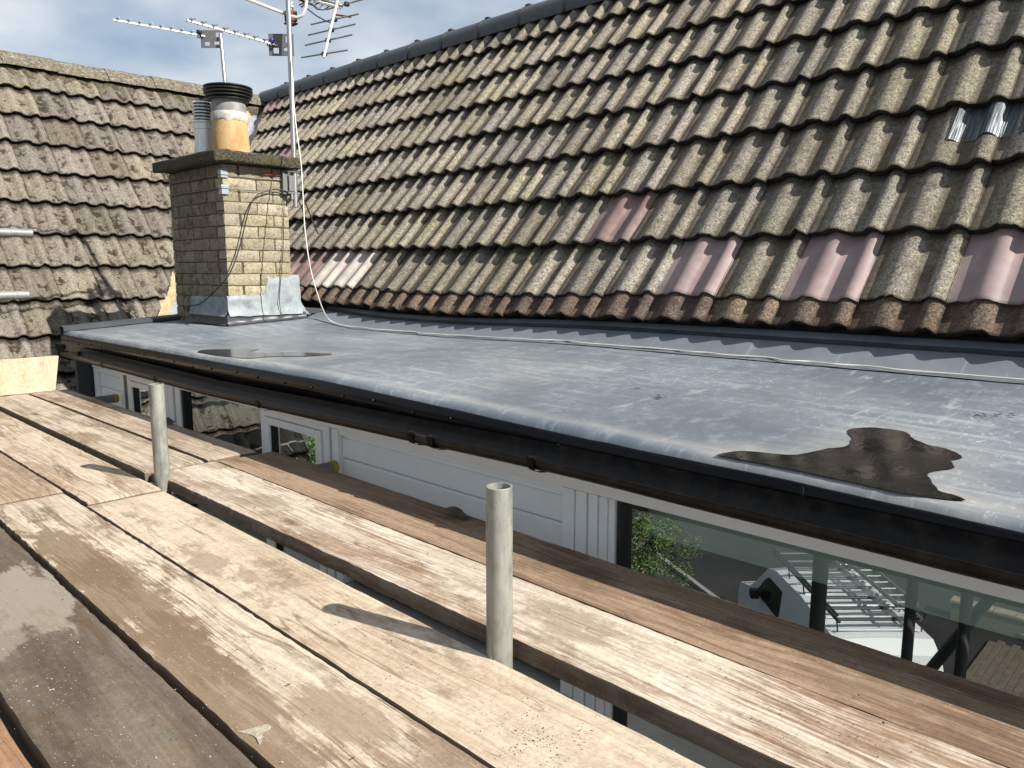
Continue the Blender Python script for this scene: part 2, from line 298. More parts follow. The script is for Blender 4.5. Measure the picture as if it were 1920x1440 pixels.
# ------- scaffold board timber
def wood(name, pale, brown, bias=0.5, seed=0.0, contrast=0.10, dirty=0.4, grain=1.0, wet=0.0, patches=(), sides=True, scuff=0.32):
    n = N(name, 0.85, 0, 0.3); c = n.co; S = n.sep(c)
    wob = n.noise(n.vscale(c, (5, 1.1, 1)), 1.0, 3, 0.5, w=seed)
    xw = n.math('ADD', S[0], n.math('MULTIPLY', n.math('SUBTRACT', wob, 0.5), 0.10))
    cw = n.comb(xw, S[1], S[2])
    g1 = n.noise(n.vscale(cw, (170, 3.0, 60)), 1.0, 5, 0.65, w=seed + 1)
    g2 = n.noise(n.vscale(cw, (420, 9, 100)), 1.0, 3, 0.6, w=seed + 2)
    ring = n.math('FRACT', n.math('MULTIPLY', n.noise(n.vscale(cw, (11, 0.45, 4)), 1.0, 2, 0.4, w=seed + 3), 13.0))
    ring = n.rng(n.math('ABSOLUTE', n.math('SUBTRACT', ring, 0.5)), 0.28, 0.5, 0, 1, True)
    st = n.noise(n.vscale(c, (7.0, 1.9, 2)), 1.0, 8, 0.62, w=seed + 4, dist=0.35)
    st = n.math('ADD', n.math('ADD', st, n.math('MULTIPLY', n.math('SUBTRACT', g1, 0.5), 0.42)), n.math('MULTIPLY', n.math('SUBTRACT', n.noise(n.vscale(c, (30, 14, 5)), 1, 5, 0.7, w=seed + 8), 0.5), 0.12))
    m = n.rng(st, bias - contrast / 2, bias + contrast / 2, 0, 1, True)
    mid = tuple((a * 0.55 + b * 0.45) for a, b in zip(pale, brown))
    base = n.mix(m, brown, pale)
    base = n.mix(n.math('MULTIPLY', n.rng(n.noise(n.vscale(c, (9, 1.2, 2)), 1, 5, 0.6, w=seed + 6), 0.42, 0.62), 0.65), base, mid)
    lines = n.math('ADD', n.math('MULTIPLY', n.rng(g1, 0.38, 0.62, 0.62, 1.08), 0.6), n.math('MULTIPLY', n.rng(g2, 0.36, 0.60, 0.66, 1.06), 0.4))
    lines = n.math('ADD', n.math('MULTIPLY', lines, grain), 1.0 - grain)
    base = n.mix(1.0, base, n.comb(lines, n.math('POWER', lines, 1.12), n.math('POWER', lines, 1.3)), 'MULTIPLY')
    base = n.mix(n.math('MULTIPLY', ring, 0.38 * grain), base, tuple(x * 0.55 for x in mid))
    iso = n.math('ADD', n.math('MULTIPLY', n.noise(c, 38, 5, 0.75, w=seed + 20), 0.5), n.math('MULTIPLY', n.noise(c, 130, 3, 0.75, w=seed + 21), 0.5))
    im = n.rng(iso, 0.36, 0.62, 0.80, 1.20); base = n.mix(1.0, base, n.comb(im, n.math('POWER', im, 1.08), n.math('POWER', im, 1.2)), 'MULTIPLY')
    # wandering splits and water lines
    for sx_, sy_, wd, dk, k_ in ((3.6, 0.42, .010, 0.75, 30), (7.0, 0.8, .006, 0.55, 33), (14.0, 1.4, .006, 0.35, 36)):
        cr = n.math('ABSOLUTE', n.math('SUBTRACT', n.noise(n.vscale(cw, (sx_, sy_, 1)), 1.0, 6, 0.55, w=seed + k_), 0.5))
        gate = n.rng(n.noise(n.vscale(c, (4, 2.0, 1)), 1, 3, 0.6, w=seed + k_ + 1), 0.44, 0.54)
        base = n.mix(n.math('MULTIPLY', n.rng(cr, wd, 0.0), n.math('MULTIPLY', gate, dk)), base, (0.13, 0.08, 0.045))
    # knots
    kv = n.vscale(cw, (5.2, 1.35, 0.0), loc=(seed * 0.37, seed * 0.61, 0))
    kd = n.vor(kv, 1.0); ksel = n.rng(n.noise(n.vscale(c, (3, 0.8, 0)), 1, 1, w=seed + 5), 0.50, 0.56)
    knot = n.math('MULTIPLY', n.rng(kd, 0.045, 0.085, 1, 0, True), ksel)
    halo = n.math('MULTIPLY', n.rng(kd, 0.07, 0.20, 1, 0, True), ksel)
    base = n.mix(n.math('MULTIPLY', halo, 0.35), base, (0.24, 0.14, 0.07))
    base = n.mix(n.math('MULTIPLY', knot, 0.75), base, (0.10, 0.055, 0.03))
    # scuffs: bleached dust rubbed across the grain
    sc_ = n.noise(n.vscale(c, (34, 16, 3), (0, 0, R(12))), 1.0, 7, 0.75, w=seed + 16)
    base = n.mix(n.math('MULTIPLY', n.rng(sc_, 0.53, 0.66), scuff), base, tuple(min(1, x * 1.25 + .03) for x in pale))
    wv = n.noise(n.vscale(c, (22, 9, 1)), 1.0, 7, 0.65, w=seed + 15, dist=0.5)
    for (qx, qy, rx_, ry_, colr, amt) in patches:
        dx = n.math('DIVIDE', n.math('SUBTRACT', S[0], qx), rx_); dy = n.math('DIVIDE', n.math('SUBTRACT', S[1], qy), ry_)
        rr = n.math('SQRT', n.math('ADD', n.math('MULTIPLY', dx, dx), n.math('MULTIPLY', dy, dy)))
        rr = n.math('ADD', rr, n.math('ADD', n.math('MULTIPLY', n.math('SUBTRACT', wv, 0.5), 2.6), n.math('MULTIPLY', n.math('SUBTRACT', g1, 0.5), 0.9)))
        base = n.mix(n.rng(rr, 1.16, 0.84, 0, amt, True), base, colr)
    # mud smears, specks of cement and grit
    mud = n.noise(n.vscale(c, (5, 2.6, 1)), 1.0, 9, 0.72, w=seed + 7)
    base = n.mix(n.rng(mud, 0.54, 0.60, 0, dirty, True), base, n.mix(g1, (0.17, 0.115, 0.07), (0.29, 0.21, 0.14)))
    sp = n.noise(c, 240, 2, 0.6, w=seed)
    spm = n.math('MULTIPLY', n.rng(sp, 0.66, 0.70), n.rng(n.noise(c, 7, 4, 0.7, w=seed + 2), 0.44, 0.6))
    base = n.mix(n.math('MULTIPLY', spm, 0.8), base, (0.05, 0.038, 0.026))
    sp2 = n.noise(c, 190, 2, 0.6, w=seed + 11)
    base = n.mix(n.math('MULTIPLY', n.rng(sp2, 0.66, 0.71), n.rng(n.noise(c, 5, 4, 0.7, w=seed + 9), 0.40, 0.60)), base, (0.62, 0.56, 0.46))
    # side faces, found by their normal, are mixed toward darker brown
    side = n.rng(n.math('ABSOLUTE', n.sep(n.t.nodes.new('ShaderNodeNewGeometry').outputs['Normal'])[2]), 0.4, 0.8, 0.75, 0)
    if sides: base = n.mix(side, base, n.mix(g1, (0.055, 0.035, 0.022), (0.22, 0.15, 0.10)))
    n.col(base); n.rough(n.rng(m, 0, 1, 0.86 - 0.35 * wet, 0.92))
    n.bump(g1, 0.0028, 0.9); n.bump(g2, 0.0010, 0.8); n.bump(iso, 0.002, 0.5); n.bump(n.math('MULTIPLY', knot, 1.0), 0.002, 0.6)
    return n.m

# ------------------------------------------------------------------ mesh helpers
def mesh_obj(name, bm, mat, parent=None, smooth=None):
    me = bpy.data.meshes.new(name)
    bmesh.ops.recalc_face_normals(bm, faces=bm.faces)
    bm.to_mesh(me); bm.free()
    if mat: me.materials.append(mat)
    if smooth is not None:
        me.shade_smooth()
        try: me.set_sharp_from_angle(angle=R(smooth))
        except Exception: pass
    o = bpy.data.objects.new(name, me); COL.objects.link(o)
    if parent: o.parent = parent
    return o
def link(name, me, parent=None, mat=None):
    o = bpy.data.objects.new(name, me); COL.objects.link(o)
    if parent: o.parent = parent
    if mat:
        o.material_slots[0].link = 'OBJECT'; o.material_slots[0].material = mat
    return o
def thing(name, label, cat, loc=(0, 0, 0), rot=(0, 0, 0), group=None):
    o = bpy.data.objects.new(name, None); COL.objects.link(o); o.location = loc; o.rotation_euler = rot
    o.empty_display_size = 0.1; return tag(o, label, cat, group)
def tag(o, label, cat, group=None):
    o['label'] = label; o['category'] = cat
    if group: o['group'] = group
    return o
def struct(o, label=None):
    o['kind'] = 'structure'
    if label: o['label'] = label
    return o
def local(o):
    """keep geometry built in world coordinates in place under a moved parent"""
    o.matrix_parent_inverse = o.parent.matrix_basis.inverted() if o.parent else Matrix()
    return o
def box(bm, x0, x1, y0, y1, z0, z1, bev=0.0):
    vs = [bm.verts.new(p) for p in ((x0,y0,z0),(x1,y0,z0),(x1,y1,z0),(x0,y1,z0),(x0,y0,z1),(x1,y0,z1),(x1,y1,z1),(x0,y1,z1))]
    fs = [bm.faces.new([vs[i] for i in q]) for q in ((3,2,1,0),(4,5,6,7),(0,1,5,4),(1,2,6,5),(2,3,7,6),(3,0,4,7))]
    if bev:
        es = list({e for f in fs for e in f.edges})
        bmesh.ops.bevel(bm, geom=es, offset=bev, segments=2, affect='EDGES', profile=0.6)
    return vs
def mbox(name, mat, parent, *d, bev=0.0, smooth=None):
    bm = bmesh.new(); box(bm, *d, bev=bev); return mesh_obj(name, bm, mat, parent, smooth)
def tube(bm, pts, r, seg=10, caps=True, inner=None):
    pts = [Vector(p) for p in pts]; rs = r if isinstance(r, (list, tuple)) else [r] * len(pts)
    rings = []; up = None
    for i, p in enumerate(pts):
        t = (pts[min(i + 1, len(pts) - 1)] - pts[max(i - 1, 0)]).normalized()
        if up is None: up = t.orthogonal().normalized()
        up = (up - t * up.dot(t)).normalized(); sd_ = t.cross(up)
        rings.append([bm.verts.new(p + (up * math.cos(a) + sd_ * math.sin(a)) * rs[i]) for a in [2 * math.pi * k / seg for k in range(seg)]])
    for a, b in zip(rings, rings[1:]):
        for k in range(seg): bm.faces.new((a[k], a[(k + 1) % seg], b[(k + 1) % seg], b[k]))
    if caps:
        bm.faces.new(rings[0][::-1]); bm.faces.new(rings[-1])
    return rings
def mtube(name, mat, parent, pts, r, seg=10, smooth=40):
    bm = bmesh.new(); tube(bm, pts, r, seg); return mesh_obj(name, bm, mat, parent, smooth)
def lathe(bm, prof, cx, cy, seg=32, close=True):
    rings = [[bm.verts.new((cx + r * math.cos(2 * math.pi * k / seg), cy + r * math.sin(2 * math.pi * k / seg), z)) for k in range(seg)] for r, z in prof]
    for a, b in zip(rings, rings[1:]):
        for k in range(seg): bm.faces.new((a[k], a[(k + 1) % seg], b[(k + 1) % seg], b[k]))
    if close:
        bm.faces.new(rings[0][::-1]); bm.faces.new(rings[-1])
def pipe_mesh(name, p0, p1, ro=0.02415, ri=0.0205, seg=32):
    """hollow tube with real wall thickness"""
    p0, p1 = Vector(p0), Vector(p1); d = p1 - p0; ln = d.length
    bm = bmesh.new()
    prof = [(ri, 0), (ro - 0.0006, 0), (ro, 0.0006), (ro, ln * 0.5), (ro, ln - 0.0008), (ro - 0.0008, ln), (ri, ln)]
    lathe(bm, prof + [(ri, ln * 0.5), (ri, 0)], 0, 0, seg, close=False)
    bmesh.ops.remove_doubles(bm, verts=bm.verts, dist=1e-6)
    M = d.to_track_quat('Z', 'Y').to_matrix().to_4x4()
    bmesh.ops.transform(bm, matrix=M, verts=bm.verts)
    return bm
def interp(x, xs, ys):
    if x <= xs[0]: return ys[0]
    for i in range(1, len(xs)):
        if x <= xs[i]:
            t = (x - xs[i-1]) / (xs[i] - xs[i-1]); return ys[i-1] * (1 - t) + ys[i] * t
    return ys[-1]
def n3(x, y, z=0.0): return mnoise.noise(Vector((x, y, z)))
def sheet(bm, us, vs, fn):
    g = [[bm.verts.new(fn(u, v)) for v in vs] for u in us]
    for i in range(len(us) - 1):
        for j in range(len(vs) - 1): bm.faces.new((g[i][j], g[i+1][j], g[i+1][j+1], g[i][j+1]))
    return g
def lin(a, b, n): return [a + (b - a) * i / (n - 1) for i in range(n)]

GZ = -7.9      # street level (deck top is z = 0)
XW = 1.66      # window plane
CZ = 0.70      # camera height above the deck; heights measured from the lens get this added

# ================================================================== SETTING
bm = bmesh.new(); sheet(bm, lin(-400, 400, 5), lin(-400, 400, 5), lambda u, v: (u, v, GZ))
gr = N('asphalt', 0.9); f1 = gr.noise(gr.co, 0.7, 6, 0.6); f2 = gr.noise(gr.co, 60, 3, 0.7)
b_ = gr.mix(gr.rng(f1, 0.35, 0.7), (0.018, 0.018, 0.019), (0.045, 0.044, 0.043)); b_ = gr.mix(gr.rng(f2, 0.55, 0.7, 0, 0.4), b_, (0.09, 0.088, 0.085)); gr.col(b_); gr.bump(f2, 0.01)
ground = struct(mesh_obj('ground', bm, gr.m), 'dark asphalt street and forecourt below the scaffold')
SLABM = plain('paving_slab', (0.30, 0.25, 0.19), 0.9, var=0.25, scale=4, bump=0.004)
BLOCKM = plain('paving_block', (0.20, 0.16, 0.12), 0.9, var=0.35, scale=9, bump=0.006)
KERBM = plain('kerb_stone', (0.40, 0.39, 0.36), 0.9, var=0.2, scale=6)
# pavement along the far kerb
ka, kb = Vector((-16.3, 13.6, 0)), Vector((-13.2, 8.0, 0)); kd = (kb - ka).normalized(); kn = Vector((kd.y, -kd.x, 0))
if kn.x > 0: kn = -kn
bm = bmesh.new()
for i in range(24):
    s0 = -4 + i * 0.93
    p = ka + kd * s0; q = ka + kd * (s0 + 0.915)
    vs = [bm.verts.new((*(a + kn * o).xy, GZ + z)) for z in (0.0, 0.12) for a, o in ((p, 0), (q, 0), (q, 0.13), (p, 0.13))]
    for f in ((0,1,2,3),(4,5,6,7),(0,1,5,4),(1,2,6,5),(2,3,7,6),(3,0,4,7)): bm.faces.new([vs[k] for k in f])
kerb = struct(mesh_obj('kerb', bm, KERBM))
pav = bpy.data.objects.new('pavement', None); COL.objects.link(pav); struct(pav, 'flagged pavement beyond the kerb')
bm = bmesh.new(); box(bm, 0.0, 0.585, 0.0, 0.885, 0.0, 0.05, bev=0.006); slab_o = mesh_obj('paving_slab', bm, SLABM, pav); slab_me = slab_o.data
ang = math.atan2(kn.y, kn.x); first = True
for i in range(9):
    for j in range(4):
        o = slab_o if first else link('paving_slab', slab_me, pav); first = False
        b0 = Vector((-17.2, 3.6, 0)) + kd * (i * 0.9 + 0.3) + kn * (0.14 + j * 0.6)
        o.location = (b0.x, b0.y, GZ + 0.075 + rnd(-.003, .003)); o.rotation_euler = (0, 0, ang)
# block paved drive on the near side of the street
drv = bpy.data.objects.new('driveway', None); COL.objects.link(drv); struct(drv, 'block paved driveway beside the parked van')
bm = bmesh.new(); box(bm, 0, 0.295, 0, 0.145, 0, 0.06, bev=0.008); blk_o = mesh_obj('paving_block', bm, BLOCKM, drv); first = True
for i in range(16):
    for j in range(18):
        o = blk_o if first else link('paving_block', blk_o.data, drv); first = False
        o.location = (-16.6 + i * 0.30 + (j % 2) * 0.15, 1.0 + j * 0.15, GZ + 0.004 + rnd(-.004, .003)); o.rotation_euler = (0, 0, rnd(-.01, .01))
LOWW = plain('garden_wall_cap', (0.42, 0.33, 0.23), 0.9, var=0.2, scale=8)
gw = thing('garden_wall', 'low buff garden wall with flat coping beside the block drive', 'wall', (-17.3, 2.5, GZ))
for i in range(9): 
    o = mbox('coping_stone', LOWW, gw, -0.16, 0.16, -1.9 + i * 0.46, -1.9 + i * 0.46 + 0.445, 0.45, 0.52, bev=0.008)
mbox('wall_core', BLOCKM, gw, -0.11, 0.11, -1.9, 2.2, 0, 0.45)

# trees across the street (seen in the window glass)
LEAFM = N('leaves', 0.6); f1 = LEAFM.noise(LEAFM.co, 3.0, 3, 0.6); f2 = LEAFM.noise(LEAFM.co, 18, 2, 0.6)
LEAFM.col(LEAFM.ramp(LEAFM.math('ADD', LEAFM.math('MULTIPLY', f1, .5), LEAFM.math('MULTIPLY', f2, .5)), [(0.38, (0.035, 0.07, 0.012)), (0.6, (0.11, 0.19, 0.025))])); LEAFM = LEAFM.m
BARK = plain('bark', (0.10, 0.075, 0.05), 0.95, var=0.4, scale=20, bump=0.01)
def tree(loc, h, r, label, seed):
    rg = random.Random(seed); t = thing('street_tree', label, 'tree', loc, group='trees across the street')
    bm = bmesh.new(); tube(bm, [(0, 0, 0), (0.03, 0.02, h * 0.3), (-0.02, 0.05, h * 0.55), (0, 0, h * 0.8)], [0.09, 0.07, 0.05, 0.02], 8)
    for k in range(7):
        a = k * 2.4; z0 = h * (0.35 + 0.06 * k)
        tube(bm, [(0, 0, z0), (math.cos(a) * r * .4, math.sin(a) * r * .4, z0 + .25 * r), (math.cos(a) * r * .8, math.sin(a) * r * .8, z0 + .35 * r)], [0.035, 0.022, 0.008], 6)
    mesh_obj('trunk', bm, BARK, t, 60)
    bm = bmesh.new()
    cl = [(Vector((rg.gauss(0, r * .42), rg.gauss(0, r * .42), h - r * 1.1 + rg.gauss(0, r * .48))), rg.uniform(.18, .4) * r) for _ in range(38)]
    for c0, cr in cl:
        for _ in range(300):
            d = Vector((rg.gauss(0, 1), rg.gauss(0, 1), rg.gauss(0, 1))).normalized() * cr * rg.uniform(.5, 1.1); p = c0 + d
            u = Vector((rg.gauss(0, 1), rg.gauss(0, 1), rg.gauss(0, .5))).normalized(); v = u.orthogonal().normalized(); s = rg.uniform(.022, .045)
            bm.faces.new([bm.verts.new(p + u * s * a + v * s * .55 * b) for a, b in ((-1, 0), (0, -1), (1, 0), (0, 1))])
    o = mesh_obj('crown', bm, LEAFM, t); return t
tree((-12.3, 10.6, GZ), 3.1, 1.15, 'small leafy tree at the kerb, mirrored in the widest window pane', 3)
tree((-5.6, 14.9, GZ), 5.0, 1.15, 'leafy tree far along the street, mirrored in the small casement pane', 5)

# ================================================================== PARKED VAN (mirrored in the big pane)
VANP = plain('white_van_paint', (0.80, 0.82, 0.84), 0.25, var=0.02)
VGLASS = plain('van_glass', (0.012, 0.016, 0.018), 0.08)
RACK = plain('rack_steel', (0.10, 0.11, 0.12), 0.4, 0.5)
TYRE = plain('tyre_rubber', (0.02, 0.02, 0.02), 0.8)
CARTRIM = plain('dark_trim', (0.03, 0.03, 0.03), 0.5)
LAMPM = plain('lamp_lens', (0.5, 0.5, 0.52), 0.15); TAILM = plain('tail_lens', (0.35, 0.02, 0.02), 0.2)
va = math.atan2(0.696, -0.718)
van = thing('parked_van', 'white van with roof rack parked in the street, mirrored in the widest pane', 'van', (-12.0, 5.75, GZ), (0, 0, va))
van.scale = (1.2, 1.2, 1.2)
# side outline (x forward), lofted across the width with tumblehome
side = [(-2.15, 0.30), (-2.2, 0.55), (-2.2, 1.0), (-2.12, 1.62), (-1.95, 1.80), (-0.6, 1.86), (0.55, 1.83), (0.95, 1.72), (1.45, 1.22), (1.62, 1.10), (2.1, 0.98), (2.22, 0.8), (2.25, 0.42), (2.15, 0.28)]
bm = bmesh.new(); cols = []
for y, ins in ((-0.86, 0), (-0.83, .0), (-0.5, 0), (0, 0), (0.5, 0), (0.83, 0), (0.86, 0)):
    colv = []
    for x, z in side:
        t = max(0, (z - 1.0) / 0.86); yy = y * (1 - 0.14 * t); zz = z + (0.03 * (1 - (y / 0.86) ** 2) if z > 0.9 else 0)
        if abs(y) > 0.85: zz -= 0.05 * (z > 1.6)
        colv.append(bm.verts.new((x, yy, zz)))
    cols.append(colv)
for a, b in zip(cols, cols[1:]):
    for k in range(len(side)): bm.faces.new((a[k], a[(k+1) % len(side)], b[(k+1) % len(side)], b[k]))
bm.faces.new(cols[0]); bm.faces.new(cols[-1][::-1])
mesh_obj('body', bm, VANP, van, 35)
def quad(name, mat, parent, pts, th=0.012):
    bm = bmesh.new(); f = bm.faces.new([bm.verts.new(p) for p in pts]); bm.normal_update(); n = f.normal.copy()
    r = bmesh.ops.extrude_face_region(bm, geom=[f]); bmesh.ops.translate(bm, vec=n * th, verts=[v for v in r['geom'] if isinstance(v, bmesh.types.BMVert)])
    return mesh_obj(name, bm, mat, parent)
quad('windscreen', VGLASS, van, [(0.99, -0.66, 1.71), (1.43, -0.72, 1.27), (1.43, 0.72, 1.27), (0.99, 0.66, 1.71)])
for s in (-1, 1):
    quad('side_window', VGLASS, van, [(0.1, s * 0.835, 1.15), (1.25, s * 0.84, 1.15), (0.85, s * 0.765, 1.62), (0.1, s * 0.765, 1.64)][::s], 0.014)
    quad('rear_window', VGLASS, van, [(-2.135, s * 0.08, 1.5), (-2.135, s * 0.66, 1.5), (-2.205, s * 0.68, 1.05), (-2.205, s * 0.08, 1.05)][::s], 0.014)
    bm = bmesh.new(); box(bm, 0.95, 1.1, s * 0.86 if s > 0 else -1.02, 1.02 if s > 0 else -0.86, 1.12, 1.30, bev=0.03); mesh_obj('wing_mirror', bm, CARTRIM, van, 40)
    for nm, m_, x0, z0 in (('headlight', LAMPM, 2.19, 0.72), ('tail_light', TAILM, -2.22, 0.85)):
        bm = bmesh.new(); box(bm, x0 - .03, x0 + .03, s * .7 - .1, s * .7 + .1, z0 - .09, z0 + .11, bev=0.02); mesh_obj(nm, bm, m_, van, 40)
    for x0 in (-1.35, 1.4):
        bm = bmesh.new(); tube(bm, [(x0, s * 0.66, 0.31), (x0, s * 0.69, 0.31), (x0, s * 0.85, 0.31), (x0, s * 0.875, 0.31)], [0.27, 0.31, 0.31, 0.27], 24)
        wh = mesh_obj('wheel', bm, TYRE, van, 40)
        bm = bmesh.new(); tube(bm, [(x0, s * 0.872, 0.31), (x0, s * 0.885, 0.31)], [0.19, 0.16], 16); mesh_obj('rim', bm, ALU, wh, 40)
for z0, x0, x1 in ((0.30, 2.2, 2.3), (0.30, -2.3, -2.18)):
    bm = bmesh.new(); box(bm, x0, x1, -0.84, 0.84, z0, z0 + 0.24, bev=0.03); mesh_obj('bumper', bm, CARTRIM, van, 40)
for k in range(6): mbox('roof_rib', VANP, van, -1.8 + k * 0.42, -1.8 + k * 0.42 + 0.02, -0.62, 0.62, 1.865, 1.892)
rack = thing('roof_rack', 'steel roof rack with cross bars bolted on the white van roof', 'roof rack', (-12.0, 5.75, GZ), (0, 0, va)); rack.scale = (1.2, 1.2, 1.2)
for s in (-1, 1):
    mtube('rail', RACK, rack, [(-1.85, s * .63, 2.03), (1.0, s * .63, 2.03), (1.15, s * .6, 1.97)], 0.028, 8)
    mtube('upper_rail', RACK, rack, [(-1.85, s * .66, 2.13), (1.0, s * .66, 2.13)], 0.022, 8)
    for k in range(5): mtube('post', RACK, rack, [(-1.8 + k * .66, s * .62, 1.85), (-1.8 + k * .66, s * .66, 2.13)], 0.012, 8)
for k in range(8): mtube('cross_bar', RACK, rack, [(-1.8 + k * .38, -.63, 2.045), (-1.8 + k * .38, .63, 2.045)], 0.028, 8)
for y0, z0, wd, lab, x0, x1 in ((0.38, 2.09, 0.34, 'aluminium ladder lying lowest on the van roof rack', -1.9, 1.3), (0.50, 2.17, 0.30, 'shorter aluminium ladder lying on top of the other on the van rack', -1.6, 0.9)):
    ld = thing('ladder', lab, 'ladder', (-12.0, 5.75, GZ), (0, 0, va), group='ladders on the van rack'); ld.scale = (1.2, 1.2, 1.2)
    for s in (-1, 1): mbox('stile', ALU, ld, x0, x1, y0 + s * wd / 2 - .012, y0 + s * wd / 2 + .012, z0 - .035, z0 + .035)
    for k in range(int((x1 - x0) / .25)): mtube('rung', ALU, ld, [(x0 + .12 + k * .25, y0 - wd / 2, z0), (x0 + .12 + k * .25, y0 + wd / 2, z0)], 0.015, 8)

# ================================================================== HOUSE
house = thing('house', 'house with steep weathered tiled roof, flat roofed dormer and brick chimney', 'house', (0, 0, 0))
# ---- tile meshes, local x across, y up the slope, z out of the roof
TW, TL = 0.30, 0.42
def tprof(x):
    h = 0.0
    for c0, hw in ((0.115, 0.053), (0.264, 0.037)):
        t = (x - c0) / hw
        if abs(t) < 1: h = max(h, math.cos(t * math.pi / 2) ** 0.85)
    return h
XS = [0, .035, .070, .076, .086, .096, .107, .117, .127, .138, .148, .158, .164, .190, .215, .222, .232, .241, .251, .262, .273, .283, .292, .300, .304]
def tile_bm(seed, chip=True, length=TL):
    rg = random.Random(seed); bm = bmesh.new()
    lh = bm.verts.layers.float.new('h'); lv = bm.verts.layers.float.new('v')
    ys = [0.0, 0.012, 0.12, 0.24, length]
    top = []
    chips = [(rg.uniform(0, .3), rg.uniform(.007, .026), rg.uniform(.004, .013)) for _ in range(rg.randint(1, 5))] if chip else []
    for y in ys:
        row = []
        for x in XS:
            h = tprof(x) if x < .3 else 0.12; z = 0.0295 * h + 0.046 * (1 - y / TL)
            yy = y
            if y == 0:
                for cx, cw, cd in chips: yy += cd * max(0, 1 - abs(x - cx) / cw)
                yy += rg.uniform(-.0012, .0012)
                z -= 0.0015
            z += rg.uniform(-.0006, .0006)
            v = bm.verts.new((x, yy, z)); v[lh] = h; v[lv] = y; row.append(v)
        top.append(row)
    for a, b in zip(top, top[1:]):
        for i in range(len(XS) - 1): bm.faces.new((a[i], a[i+1], b[i+1], b[i]))
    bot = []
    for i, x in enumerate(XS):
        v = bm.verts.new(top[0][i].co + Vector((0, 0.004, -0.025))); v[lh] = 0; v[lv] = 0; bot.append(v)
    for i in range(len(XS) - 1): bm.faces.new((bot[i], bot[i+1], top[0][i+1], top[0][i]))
    # underside
    bk = []
    for i in (0, 2, 7, 12, 14, 19, 24):
        v = bm.verts.new(top[0][i].co + Vector((0, .30, -0.040 if i not in (7, 19) else -0.036))); v[lv] = 0; bk.append((i, v))
    for (i, a), (j, b) in zip(bk, bk[1:]):
        for k in range(i, j):
            if k == i: bm.faces.new([bot[m] for m in range(i, j + 1)] + [b, a]) if False else None
        bm.faces.new([a, b] + [bot[m] for m in range(j, i - 1, -1)])
    # right side wall
    s = []
    for r_ in top:
        v = bm.verts.new(r_[-1].co + Vector((0, 0, -0.012))); v[lh] = 0; v[lv] = r_[-1][lv]; s.append(v)
    for k in range(len(top) - 1): bm.faces.new((top[k][-1], s[k], s[k+1], top[k+1][-1]))
    return bm
def tile_mesh(name, seed, length=TL):
    bm = tile_bm(seed, length=length); me = bpy.data.meshes.new(name); bmesh.ops.recalc_face_normals(bm, faces=bm.faces)
    # make sure top faces look outwards
    if sum(f.normal.z for f in bm.faces if len(f.verts) == 4) < 0: bmesh.ops.reverse_faces(bm, faces=bm.faces)
    bm.to_mesh(me); bm.free(); me.materials.append(TILE); me.shade_smooth(); me.set_sharp_from_angle(angle=R(50)); return me
TV = [tile_mesh('roof_tile', s) for s in range(8)]

PM = R(51); cM, sM = math.cos(PM), math.sin(PM); X0M, Z0M = 2.95, -0.248 + CZ
PL = R(53); cL, sL = math.cos(PL), math.sin(PL); Y0L, Z0L = 8.30, 1.60 + CZ      # tail of the top course
G = 0.335
def mainP(s, Y, n=0.0):
    sag = 0.035 * math.exp(-((Y - 3.6) / 1.0) ** 2) * math.exp(-max(s, 0) / 0.5) if s > -0.1 and Y < 5.6 else 0
    return Vector((X0M + s * cM - n * sM, Y, Z0M + s * sM + n * cM - sag))
def leftP(X, s, n=0.0): return Vector((X, Y0L + s * cL - n * sL, Z0L + s * sL + n * cL))
def valleyXY(z): return X0M + (z - Z0M) / math.tan(PM), Y0L + (z - Z0L) / math.tan(PL)
v0 = Vector((*valleyXY(-1.2), 0)); v1 = Vector((*valleyXY(2.6), 0)); vd = (v1 - v0).normalized()
vn = Vector((vd.y, -vd.x, 0))       # points to +X side: main roof side
MM = Matrix(((0, cM, -sM), (-1, 0, 0), (0, sM, cM))).to_4x4()
ML = Matrix(((1, 0, 0), (0, cL, -sL), (0, sL, cL))).to_4x4()
roofA = mbox('roof', UNDER, house, 0, 0.001, 0, 0.001, 0, 0.001); bpy.data.meshes.remove(roofA.data)
bm = bmesh.new()
# battened deck below the tiles, front slope only down to the dormer, lower slope beyond it, plus back slope
def slab_pts(bm, pts, th):
    f = bm.faces.new([bm.verts.new(p) for p in pts]); bm.normal_update(); n = f.normal.copy()
    if n.z < 0: n = -n
    r = bmesh.ops.extrude_face_region(bm, geom=[f]); bmesh.ops.translate(bm, vec=-n * th, verts=[v for v in r['geom'] if isinstance(v, bmesh.types.BMVert)])
zt = Z0M + 2.81 * sM
vx, vy = valleyXY(zt)
slab_pts(bm, [mainP(0.02, -1.3, -.012), mainP(2.81, -1.3, -.012), mainP(2.81, vy + .02, -.012), mainP(0.02, valleyXY(Z0M)[1] + .02, -.012)], 0.06)
slab_pts(bm, [mainP(-1.6, 5.46, -.012), mainP(0.015, 5.46, -.012), mainP(0.015, valleyXY(Z0M)[1] + .02, -.012), mainP(-1.6, valleyXY(Z0M - 1.6 * sM)[1] + .02, -.012)], 0.06)
slab_pts(bm, [mainP(2.815, -1.3, -.012), mainP(2.815, 8.7, -.012), Vector((X0M + 2.81 * cM * 2.2, 8.7, Z0M + .3)), Vector((X0M + 2.81 * cM * 2.2, -1.3, Z0M + .3))], 0.06)
tmp = mesh_obj('roof', bm, UNDER, house); bpy.data.objects.remove(tmp.parent and bpy.data.objects['roof']) if False else None
roofM = tmp; roofM.name = 'pitched_roof'
for o in [o for o in bpy.data.objects if o.type == 'MESH' and o.data is None]: bpy.data.objects.remove(o)

